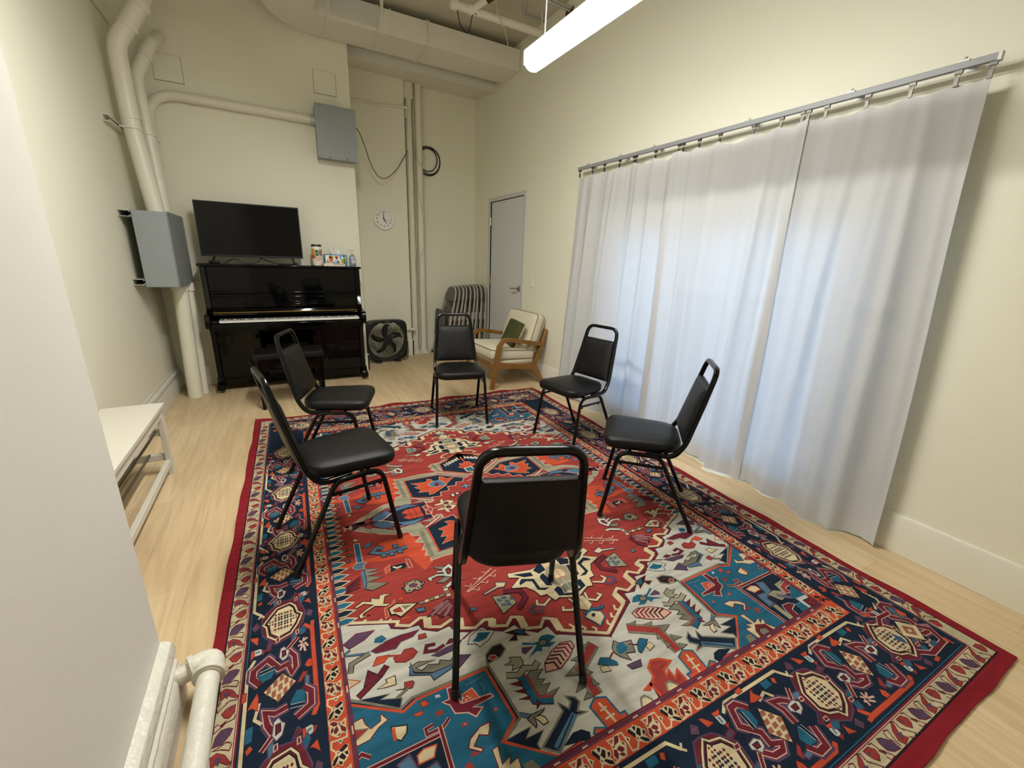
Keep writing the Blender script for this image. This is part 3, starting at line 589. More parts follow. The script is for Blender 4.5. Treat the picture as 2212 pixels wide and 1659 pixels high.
# wipes canister
wx, wy = -2.212, -.22
t, part = grp('wipes_canister', 'white wipes canister with a dark green lid on the piano', 'canister', (wx, wy, PZ))
part('body', MB().lathe([(.044, 0), (.048, .004), (.048, .185), (.046, .19), (.02, .19)], (wx, wy, PZ), 'z', 32), WHITEP)
part('cap', MB().lathe([(.046, .188), (.0485, .190), (.0485, .206), (.046, .21), (.01, .21)], (wx, wy, PZ), 'z', 32), mat('dark_green_cap', '16291f', .4))
def band(r, z0, z1, a0, a1, n=14):
    mb = MB(); vs_ = []
    for z in (z0, z1):
        for k in range(n+1): a = a0+(a1-a0)*k/n; vs_.append((wx+r*math.cos(a), wy+r*math.sin(a), PZ+z))
    return mb.add(vs_, [(k, k+1, n+2+k, n+1+k) for k in range(n)])
FR = math.atan2(CY-wy, CX-wx)
def disc(r, a_c, z_c, ra, rz, n=22, tear=0):
    vs_ = [(wx+r*math.cos(a_c), wy+r*math.sin(a_c), PZ+z_c)]
    for k in range(n):
        q = 2*PI*k/n; s_ = math.sin(q); aa = ra*math.cos(q)*(1-tear*max(0, s_)**2*.7); a = a_c+aa/r; vs_.append((wx+r*math.cos(a), wy+r*math.sin(a), PZ+z_c+rz*s_))
    return MB().add(vs_, [(0, 1+k, 1+(k+1) % n) for k in range(n)])
part('label', band(.0484, .012, .17, FR-1.9, FR+1.9, 24), mat('wipes_label', 'e4ddd0', .5))
part('label_print', band(.0487, .095, .165, FR-1.6, FR-.25), mat('label_orange', 'd59a22', .5)); part('label_print', band(.0489, .072, .105, FR-1.5, FR-.35), mat('label_red_orange', 'c4552a', .5))
part('label_print', band(.0487, .10, .16, FR+.45, FR+1.5), mat('label_brown', '8f6f62', .5))
part('label_print', disc(.0491, FR+.02, .128, .027, .036, tear=.3), WHITEP); part('label_print', disc(.0494, FR+.02, .127, .023, .031, tear=.5), mat('label_green', '1f5a35', .5))
part('label_print', disc(.0496, FR+.02, .122, .017, .008), mat('label_green_pale', '6a9a7c', .5))
part('label_print', band(.0489, .083, .088, FR-.5, FR+.75), mat('label_dark', '4c3a34', .5)); part('label_print', band(.0489, .058, .072, FR-.45, FR+.8), mat('label_peach', 'd9a07a', .5)); part('label_print', band(.0489, .044, .052, FR-.3, FR+.4), mat('label_peach', 'd9a07a', .5))
# book / flat box
bk_x0, bk_x1 = -2.165, -1.955
t, part = grp('paperback_book', 'cream paperback lying flat in front of the tissue box', 'book', (-2.06, -.26, PZ))
part('cover', MB().box(bk_x0, bk_x1, -.31, -.19, PZ, PZ+.003).box(bk_x0, bk_x1, -.31, -.19, PZ+.024, PZ+.027).box(bk_x0, bk_x1, -.193, -.19, PZ, PZ+.027), mat('book_cover', 'e2cdb4', .5), bevel=.0008)
part('pages', MB().box(bk_x0+.003, bk_x1-.003, -.308, -.193, PZ+.003, PZ+.024), mat('book_pages', 'ece2cf', .7))
part('spine_print', MB().box(-2.07, bk_x1-.012, -.3105, -.31, PZ+.015, PZ+.019), mat('book_print', '6d4a36', .6))
# tissue box
gx0, gx1, gy0, gy1, gz = -2.135, -1.915, -.175, -.06, .118
t, part = grp('tissue_box', 'tissue box with a bright multicoloured print, on the piano', 'tissue box', (-2.02, -.12, PZ))
part('carton', MB().box(gx0, gx1, gy0, gy1, PZ, PZ+gz), mat('tissue_carton_blue', '4d7fae', .5), bevel=.002)
pn = [((gx0+.006, .004), (gx1-.012, gz-.012), 'e8ecea')]
part('print_panel', MB().box(gx0+.006, gx1-.012, gy0-.0008, gy0, PZ+.004, PZ+gz-.010), mat('tissue_print_white', 'e6eae6', .5), smooth=0)
def blob(cx, cz, rx_, rz_, c, k=3, dy=.001):
    q = [(gx0+(cx+rx_*math.cos(a)*(1+.18*math.sin(k*a)))*(gx1-gx0), PZ+(cz+rz_*math.sin(a)*(1+.18*math.cos(k*a)))*gz) for a in [2*PI*i/18 for i in range(18)]]
    part('print_shape', MB().prism(q, gy0-.0008, gy0-.0008-dy, 'y'), mat('print_'+c, c, .5), smooth=0)
for a in ((.27, .55, .10, .26, 'd98a3a'), (.30, .5, .06, .16, 'cf4f22', 4, .0014), (.29, .78, .12, .12, 'a9b24a'), (.53, .72, .07, .16, '9c3b34'), (.50, .35, .12, .20, '4b93bd', 2), (.48, .38, .07, .10, '9fd2e6', 3, .0014), (.80, .36, .08, .26, 'b5a83c'), (.88, .45, .05, .35, '5d7f3a', 5, .0013), (.12, .35, .07, .05, '4f8a62', 5), (.12, .4, .02, .2, '4f8a62', 5, .0013), (.70, .75, .05, .2, '6fa7c9', 5), (.86, .85, .08, .08, '3c6f9a'), (.93, .2, .04, .2, '2f8c80'), (.62, .25, .05, .15, 'c98a8a', 5), (.35, .18, .07, .10, '6f8f9f', 4)): blob(*a)
ts = MB(); rows = []
for i in range(9):
    a = i/8; rows.append([(-2.055+.075*a+.006*math.sin(9*a), -.118+.012*math.sin(7*a), PZ+gz-.004), (-2.06+.085*a, -.118+.018*math.sin(8*a+1), PZ+gz+.04), (-2.066+.083*a+.004*math.sin(11*a), -.118+.022*math.sin(6*a+2), PZ+gz+.075-.03*a*a+.008*math.sin(7*a))])
ts.add([q for r in rows for q in r], [(i*3+j, (i+1)*3+j, (i+1)*3+j+1, i*3+j+1) for i in range(8) for j in range(2)])
o = part('tissue', ts, mat('tissue_paper', 'f0efe8', .9), smooth=180)
# sanitiser pump bottle
sx, sy = -1.862, -.20
t, part = grp('sanitizer_bottle', 'clear pump bottle of hand sanitizer at the right end of the piano', 'bottle', (sx, sy, PZ))
part('bottle', MB().loft([[(sx+q[0]*k, sy+q[1]*k*.7, PZ+z) for q in circ(.034, 24)] for k, z in ((.9, 0), (1, .005), (1, .085), (.9, .10), (.45, .113), (.36, .116), (.36, .125))]), mat('clear_gel', '9fb2c4', .1, trans=.55, coat=.3))
part('front_label', MB().prism([(sx-.014, PZ+.03), (sx+.024, PZ+.03), (sx+.024, PZ+.07), (sx-.014, PZ+.07)], sy-.0245, sy-.0255, 'y'), mat('gel_label_grey', 'b9bcc4', .5), smooth=0)
part('front_label', MB().prism([(sx-.016, PZ+.078), (sx+.026, PZ+.078), (sx+.026, PZ+.098), (sx-.016, PZ+.098)], sy-.0245, sy-.0258, 'y'), mat('gel_label_white', 'e6e4de', .5), smooth=0)
part('label_print', MB().prism([(sx+.0, PZ+.084), (sx+.023, PZ+.084), (sx+.023, PZ+.092), (sx+.0, PZ+.092)], sy-.0258, sy-.0262, 'y'), mat('gel_print', '5a3a36', .5), smooth=0)
part('pump', MB().lathe([(.014, .122), (.014, .140), (.006, .142), (.006, .165)], (sx, sy, PZ), 'z', 16).tube([(sx+.012, sy, PZ+.168), (sx-.03, sy-.01, PZ+.170), (sx-.034, sy-.011, PZ+.163)], .005, 8), mat('pump_plastic', 'c9c9bd', .3))
# ================================================================ BANQUET CHAIRS
def banquet_chair(name, label):
    """origin on the floor at the centre of the four feet; the sitter faces -y"""
    t = thing(name, label, 'chair', (0,0,0), 0, 'black banquet chairs in a circle')
    d0 = -.235                                             # y of the front feet
    # seat: rounded trapezoid
    so = [(q.x, q.y) for q in fillet([(-.205, d0-.012), (.205, d0-.012), (.168, d0+.365), (-.168, d0+.365)], [.07, .07, .10, .10], 8, True)]
    # bow the front edge a little
    so = [(x, y-.018*max(0, 1-(x/.2)**2)*max(0, min(1, (d0+.10-y)/.1))-.0+.022*max(0, 1-(x/.165)**2)*max(0, min(1, (y-d0-.28)/.1))) for x, y in so]
    ob('seat', MB().pad(so, [(.10, .402), (.03, .404), (.005, .416), (0, .432), (.012, .446), (.05, .456)], .012), BLKVIN, t, smooth=60)
    ob('seat_board', MB().pad(so, [(.12, .396), (.12, .403)], 0), BLKPL, t)
    for s in (-1, 1):
        xs, xt = s*.211, s*.196
        leg = fillet([(xs, d0, 0), (xt, d0+.068, .392), (xt, d0+.275, .388), (xs, d0+.47, 0)], [0, .07, .07, 0], 7)
        h = len(leg)//2
        ob('front_leg', MB().tube(leg[:h+1], .0115, 10), BLKTUB, t); ob('rear_leg', MB().tube(leg[h:], .0115, 10), BLKTUB, t)
        ob('side_stretcher', MB().tube([(s*.2, d0+.058, .335), (s*.2, d0+.302, .332)], .008, 8).box(s*.2-.004, s*.2+.004, d0+.075, d0+.085, .318, .334).box(s*.2-.004, s*.2+.004, d0+.255, d0+.265, .318, .334), BLKTUB, t)
        ob('foot_cap', MB().tube([(xs, d0, 0), (xs-s*.001, d0+.004, .025)], .0135, 10), BLKPL, t); ob('foot_cap', MB().tube([(xs, d0+.47, 0), (xs-s*.001, d0+.462, .025)], .0135, 10), BLKPL, t)
    ob('cross_brace', MB().tube([(-.19, d0+.12, .388), (.19, d0+.12, .388)], .009, 8).tube([(-.19, d0+.25, .388), (.19, d0+.25, .388)], .009, 8), BLKTUB, t)
    # back hoop: down the left upright, under the seat, up over the top
    def up(s): return [(s*.180, d0+.20, .398), (s*.186, d0+.335, .392), (s*.180, d0+.385, .47), (s*.158, d0+.440, .68), (s*.140, d0+.482, .858)]
    hoop = up(-1)+list(reversed(up(1)))
    hp_ = fillet(hoop, [0, .10, .2, .2, .065, .065, .2, .2, .10, 0], 8)
    ob('back_frame', MB().tube(hp_, .0125, 12, sq=3.2), BLKTUB, t)
    # back pad between the uprights
    def bx(z): return (.180-.0)+( .140-.180)*(z-.47)/(.858-.47)
    def byy(z): return d0+.385+(.482-.385)*(z-.47)/(.858-.47)
    z0, z1 = .468, .765
    po = [(q.x, q.y) for q in fillet([(-bx(z0)+.008, z0), (bx(z0)-.008, z0), (bx(z1)-.008, z1), (-bx(z1)+.008, z1)], .012, 5, True)]
    pb = MB().pad(po, [(.02, .016), (0, .010), (0, -.006), (.03, -.015), (.10, -.020)], -.006)
    pb.v = [(x, byy(z)+yy, z) for x, z, yy in pb.v]
    ob('backrest', pb, BLKVIN, t, smooth=50)
    return t
CH = [  # centre x, y, facing angle (direction the sitter looks, degrees from +x)
 ('FRONT', [(-2.077,-3.783),(-1.679,-3.938)], [(-2.243,-4.236),(-1.851,-4.389)], 'black banquet chair nearest the camera, its back turned to it'),
 ('L', [(-2.265,-2.949),(-2.204,-3.363)], [(-2.721,-3.03),(-2.669,-3.442)], 'black banquet chair at the left of the circle, second nearest the camera'),
 ('R', [(-1.16,-3.654),(-.888,-3.349)], [(-.829,-3.988),(-.543,-3.667)], 'black banquet chair facing left in front of the near white curtain'),
 ('RB', [(-.836,-2.942),(-.91,-2.527)], [(-.372,-2.860),(-.431,-2.439)], 'black banquet chair between the armchair and the rightmost chair'),
 ('LB', [(-2.235,-2.590),(-2.059,-2.201)], [(-2.678,-2.432),(-2.498,-2.051)], 'black banquet chair with its back to the piano bench'),
 ('B', [(-1.581,-2.093),(-1.163,-2.188)], [(-1.473,-1.631),(-1.062,-1.737)], 'black banquet chair farthest away, facing the camera beside the armchair')]
proto = None
for nm, F, R_, lb in CH:
    fx, fy = (F[0][0]+F[1][0])/2, (F[0][1]+F[1][1])/2; rx_, ry_ = (R_[0][0]+R_[1][0])/2, (R_[0][1]+R_[1][1])/2
    rot = math.atan2(fy-ry_, fx-rx_)+PI/2
    loc = ((fx+rx_)/2, (fy+ry_)/2, .0110)
    if proto is None: proto = banquet_chair('banquet_chair', lb); proto.location = loc; proto.rotation_euler = (0,0,rot)
    else: dup(proto, lb, loc, rot)
# ================================================================ ARMCHAIR
t = thing('armchair', 'wooden lounge armchair with cream cushions in the corner by the door', 'armchair', (-.36, -.96, 0), math.radians(2))
# local: x towards the back, y across; sitter faces -x
def wood(pts, wd):
    """flat bar following an x-z path, thickness th__ across y"""
    P = [Vector((p[0], p[1])) for p in pts]; L_, R2 = [], []
    for i, p in enumerate(P):
        d = (P[min(i+1, len(P)-1)]-P[max(i-1, 0)]).normalized(); n = Vector((-d.y, d.x)); ww = wd[i] if isinstance(wd, (list, tuple)) else wd
        L_.append(p+n*ww/2); R2.append(p-n*ww/2)
    return [(q.x, q.y) for q in L_+list(reversed(R2))]
HW = .335
for s in (-1, 1):
    y = s*HW
    arm = [(-.345, 0), (-.315, .20), (-.275, .40), (-.262, .47), (-.225, .523), (-.16, .532), (.0, .505), (.29, .452)]
    wdt = [.040, .058, .050, .046, .044, .042, .042, .040]
    pth = fillet([(a, b_, 0) for a, b_ in arm], .05, 3); k = len(pth)
    ws = [.040+.014*math.sin(PI*min(1, i/(k-1)*2.2)) for i in range(k)]
    ob('arm', MB().prism(wood(pth, ws), y-.021, y+.021, 'y'), WOOD, t, bevel=.010)
    ob('rear_leg', MB().prism(wood([(.315, 0), (.20, .17), (.17, .225)], [.042, .075, .09]), y-.018, y+.018, 'y'), WOOD, t, bevel=.008)
    ob('back_post', MB().prism(wood([(.19, .22), (.27, .43), (.325, .62)], [.05, .045, .030]), y-.016, y+.016, 'y'), WOOD, t, bevel=.008)
    ob('side_rail', MB().prism(wood([(-.33, .262), (.0, .228), (.21, .215)], [.075, .058, .085]), y-.016, y+.016, 'y'), WOOD, t, bevel=.008)
    for x, z in ((-.25, .245), (-.02, .232)): ob('bolt', MB().lathe([(.006, s*.016), (.005, s*.0185)], (x, y, z), 'y', 10), GOLD, t)
ob('front_rail', MB().box(-.315, -.290, -HW, HW, .215, .268), WOOD, t, bevel=.006)
ob('rear_rail', MB().box(.19, .215, -HW, HW, .19, .24), WOOD, t, bevel=.006)
for z, x in ((.40, .262), (.50, .292), (.60, .32)): ob('back_slat', MB().box(x, x+.016, -HW, HW, z-.022, z+.022), WOOD, t, bevel=.005)
ob('seat_platform', MB().pad([(q.x, q.y) for q in fillet([(-.30, -.30), (.20, -.30), (.20, .30), (-.30, .30)], .03, 5, True)], [(.02, .245), (0, .26), (0, .285), (.02, .295)], 0), CREAMF, t, smooth=60)
def cushion(nm, x0, x1, y0, y1, th__, M, m, pipe=True, puff=.02, rr=.05):
    o2 = [(q.x, q.y) for q in fillet([(x0, y0), (x1, y0), (x1, y1), (x0, y1)], rr, 7, True)]
    mb = MB().pad(o2, [(.10, -th__/2-puff), (.03, -th__/2-.004), (0, -th__/2+.012), (-.012, 0), (0, th__/2-.012), (.03, th__/2+.004), (.10, th__/2+puff)], .012).xf(M)
    c_ = ob(nm, mb, m, t, smooth=70)
    if pipe:
        for z in (-th__/2+.006, th__/2-.006):
            pp = MB().ring([(q[0]*1.004, q[1]*1.004, z) for q in o2], .0045, 6).xf(M); p_ = ob('piping', pp, PIPING, c_)
    return c_
cushion('seat_cushion', -.335, .215, -.30, .30, .105, Matrix.Translation((0, 0, .352)) @ Matrix.Rotation(math.radians(4), 4, 'Y'), CREAMF)
Mb = Matrix.Translation((.215, 0, .575)) @ Matrix.Rotation(math.radians(-72), 4, 'Y')
cushion('back_cushion', -.205, .205, -.305, .305, .10, Mb, CREAMF)
ob('back_panel', MB().pad([(q.x, q.y) for q in fillet([(-.235, -.29), (.16, -.29), (.16, .29), (-.235, .29)], .03, 5, True)], [(.02, -.012), (0, 0), (.02, .012)], 0).xf(Matrix.Translation((.293, 0, .575)) @ Matrix.Rotation(math.radians(-72), 4, 'Y')), CREAMF, t, smooth=60)
# green scatter cushion
t = thing('scatter_cushion', 'olive green velvet lumbar cushion on the cream armchair', 'cushion', (-.305, -1.03, .548))
pw = [(q.x, q.y) for q in fillet([(-.15, -.22), (.15, -.22), (.15, .22), (-.15, .22)], .02, 5, True)]
mb = MB().pad(pw, [(.0, -.006), (.05, -.030), (.2, -.045)], -.012); mb2 = MB().pad(pw, [(.0, -.006), (.02, .008), (.05, .030), (.2, .045)], .012)
Mc = Matrix.Rotation(math.radians(-12), 4, 'Z') @ Matrix.Rotation(math.radians(-66), 4, 'Y')
ob('velvet_front', mb2.xf(Mc), GREENF, t, smooth=70)
ob('linen_back', mb.xf(Mc), CREAMF, t, smooth=70)
# ================================================================ FOLDING CHAIRS leaning in the nook
def folding_chair(label):
    """upright folded chair: plane in y-z, sitter side faces -x; origin at the feet"""
    t = thing('folding_chair', label, 'folding chair', (0,0,0), 0, 'grey folding chairs stacked by the door')
    hoop = fillet([(0, -.215, 0), (0, -.205, .55), (0, -.19, .985), (0, .19, .985), (0, .205, .55), (0, .215, 0)], [0, .2, .18, .18, .2, 0], 9)
    ob('back_frame', MB().tube(hoop, .0115, 10), FOLDG, t)
    rear = fillet([(.020, -.20, .02), (.020, -.185, .60), (.020, -.17, .76)], .1, 4)
    for s in (1, -1): ob('rear_leg', MB().tube([(x, s*y, z) for x, y, z in rear], .010, 10), FOLDG, t)
    ob('cross_bar', MB().tube([(.020, -.2, .12), (.020, .2, .12)], .008, 8).tube([(0, -.21, .18), (0, .21, .18)], .008, 8), FOLDG, t)
    bo = fillet([(-.175, .79), (.175, .79), (.172, .88), (.10, .972), (-.10, .972), (-.172, .88)], .05, 4, True)
    bp = MB().pad([(q.x, q.y) for q in bo], [(.02, .012), (0, .004), (0, -.004), (.03, -.016)], -.004)
    bp.v = [(yy, x, z) for x, z, yy in bp.v]; ob('back_panel', bp, FOLDP, t, smooth=50)
    so_ = fillet([(-.185, .30), (.185, .30), (.175, .69), (-.175, .69)], .05, 5, True)
    sp = MB().pad([(q.x, q.y) for q in so_], [(.02, .010), (0, .004), (0, -.010), (.04, -.016)], -.004)
    sp.v = [(yy-.024, x, z) for x, z, yy in sp.v]; ob('seat_panel', sp, FOLDP, t, smooth=50)
    for s in (-1, 1):
        ob('seat_bracket', MB().box(-.02, .022, s*.196-.004, s*.196+.004, .52, .62), FOLDG, t)
        ob('foot_cap', MB().tube([(0, s*.215, 0), (0, s*.215, .03)], .014, 10), BLKPL, t)
    return t
names_ = ['leftmost grey folding chair, leaning lowest with its seat panel showing', 'second grey folding chair from the left of the stack', 'third grey folding chair from the left of the stack', 'fourth grey folding chair from the left of the stack',
          'middle grey folding chair of the stack of nine', 'fourth grey folding chair from the door side of the stack', 'third grey folding chair from the door side of the stack', 'second grey folding chair from the door side of the stack', 'grey folding chair standing closest to the grey door']
fp = None
for i in range(9):
    f = i/8; xb = -.70+.62*f; xt = -.45+.415*f; lean = math.asin(max(0, min(.5, (xt-xb)/.985)))
    o = folding_chair(names_[i]) if fp is None else dup(fp, names_[i])
    fp = fp or o
    o.location = (xb, .50-.02*f+.01*math.sin(i*2.3), .004); o.rotation_euler = (0, lean, math.radians(1.5*math.sin(i*1.7)))
for ch in kids(fp):                                        # the front chair's seat hangs a little open
    if ch.name.startswith('seat_panel'): ch.rotation_euler = (0, -.20, 0); ch.location = (.06, 0, -.03)
# ================================================================ BOX FAN
t = thing('box_fan', 'black square box fan on the floor below the wall clock', 'fan', (-1.43, .345, .0), math.radians(4))
FS, FZ = .262, .29
def rsq(h, r, n=7): return [(q.x, q.y) for q in fillet([(-h, -h), (h, -h), (h, h), (-h, h)], r, n, True)]
def sqc(h, n=72, e=6.5): return [(h*math.cos(a)/(abs(math.cos(a))**e+abs(math.sin(a))**e)**(1/e), h*math.sin(a)/(abs(math.cos(a))**e+abs(math.sin(a))**e)**(1/e)) for a in [2*PI*k/n for k in range(n)]]
o1, o2 = sqc(FS), sqc(FS-.012)
def fz(p, y): return (p[0], y, p[1]+FZ)
n = len(o1)
rings = [[fz(p, -.052) for p in o2], [fz(p, -.046) for p in o1], [fz(p, .046) for p in o1], [fz(p, .052) for p in o2]]
inn = []
for p in o1:
    a = math.atan2(p[1], p[0]); inn.append((.243*math.cos(a), .243*math.sin(a)))
rings += [[fz(p, .046) for p in inn], [fz(p, -.046) for p in inn]]
vs_ = [q for R in rings for q in R]; fs_ = [(i*n+k, i*n+(k+1) % n, ((i+1) % 6)*n+(k+1) % n, ((i+1) % 6)*n+k) for i in range(6) for k in range(n)]
ob('housing', MB().add(vs_, fs_), BLKPL, t)
for nm, y in (('front_grille', -.040), ('rear_grille', .040)):
    g = MB()
    for r in [.07+.0195*k for k in range(10)]: g.ring([(r*math.cos(a), y, FZ+r*math.sin(a)) for a in [2*PI*k/36 for k in range(36)]], .0017, 4)
    for k in range(40):
        a = 2*PI*k/40; g.tube([(.06*math.cos(a), y-.001, FZ+.06*math.sin(a)), (.245*math.cos(a+.12), y-.001, FZ+.245*math.sin(a+.12))], .0017, 4)
    ob(nm, g, mat('grille_wire', '3c3c3a', .35), t)
ob('hub', MB().lathe([(.062, -.045), (.058, -.050), (.02, -.052)], (0, 0, FZ), 'y', 24).lathe([(.05, -.035), (.05, .02)], (0, 0, FZ), 'y', 24), BLKPL, t)
for k in range(5):
    a0 = math.radians(35+72*k); bl = []
    for j in range(8):
        f = j/7; r = .04+.165*f; a = a0-.18*f*f*2.2; wd = .030+.042*math.sin(PI*min(1, f*.75+.1)); bl.append((r, a, wd))
    vv = []; 
    for r, a, wd in bl:
        for s, yy in ((-1, -.016), (1, .016)): vv.append((r*math.cos(a+s*wd/r*.5), yy, FZ+r*math.sin(a+s*wd/r*.5)))
    mb = MB().add(vv, [(2*j, 2*j+1, 2*j+3, 2*j+2) for j in range(7)]); o = ob('blade', mb, mat('fan_blade', '090909', .25), t, smooth=180)
    s_ = o.modifiers.new('thickness', 'SOLIDIFY'); s_.thickness = .003
for x in (-.125, .125): ob('foot', MB().box(x-.035, x+.035, -.075, .075, 0, .03), BLKPL, t, bevel=.006)
ob('handle', MB().tube(fillet([(-.06, -.048, FZ+FS-.03), (-.06, -.062, FZ+FS-.03), (.06, -.062, FZ+FS-.03), (.06, -.048, FZ+FS-.03)], .01, 4), .008, 8), BLKPL, t)
ob('control_knob', MB().lathe([(.018, -.05), (.016, -.066), (.004, -.067)], (.175, 0, FZ-.185), 'y', 16), DARKST, t)
ob('power_cord', MB().tube(fillet([(.25, .03, .30), (.30, .06, .24), (.305, .05, .09), (.26, .0, .012), (.20, -.01, .006)], .05, 5), .004, 6), CABLEB, t)
# ================================================================ WHITE SHOE BENCH
t = thing('shoe_bench', 'white wooden shoe bench with metal rod shelves, half behind the pillar', 'bench', (-3.45, -2.6, 0))
bx0, bx1, by0, by1, bz = -3.555-(-3.45), -3.292-(-3.45), -3.05-(-2.6), -2.09-(-2.6), .452
ob('top_board', MB().box(bx0-.012, bx1+.012, by0-.012, by1+.012, bz-.022, bz), WHITEL, t, bevel=.003)
for x in (bx0, bx1-.028):
    for y in (by0, by1-.042): ob('leg', MB().box(x, x+.028, y, y+.042, 0, bz-.022), WHITEL, t, bevel=.002)
ob('apron', MB().box(bx1-.024, bx1-.006, by0+.04, by1-.04, bz-.085, bz-.022).box(bx0+.006, bx0+.024, by0+.04, by1-.04, bz-.085, bz-.022), WHITEL, t, bevel=.002)
for z in (.275, .115):
    for y in (by0+.006, by1-.030): ob('end_rail', MB().box(bx0+.02, bx1-.02, y, y+.024, z-.02, z+.02), WHITEL, t, bevel=.002)
ob('front_rail', MB().box(bx1-.030, bx1-.004, by0+.02, by1-.02, .062, .098), WHITEL, t, bevel=.003)
for x, z in ((-.0, .29), (.085, .305), (.13, .285), (.0, .128), (.075, .135)): ob('metal_rod', MB().tube([(x-.02, by0+.02, z), (x-.02, by1-.02, z)], .0075, 10), mat('brushed_rod', '8d8274', .35, .8), t)
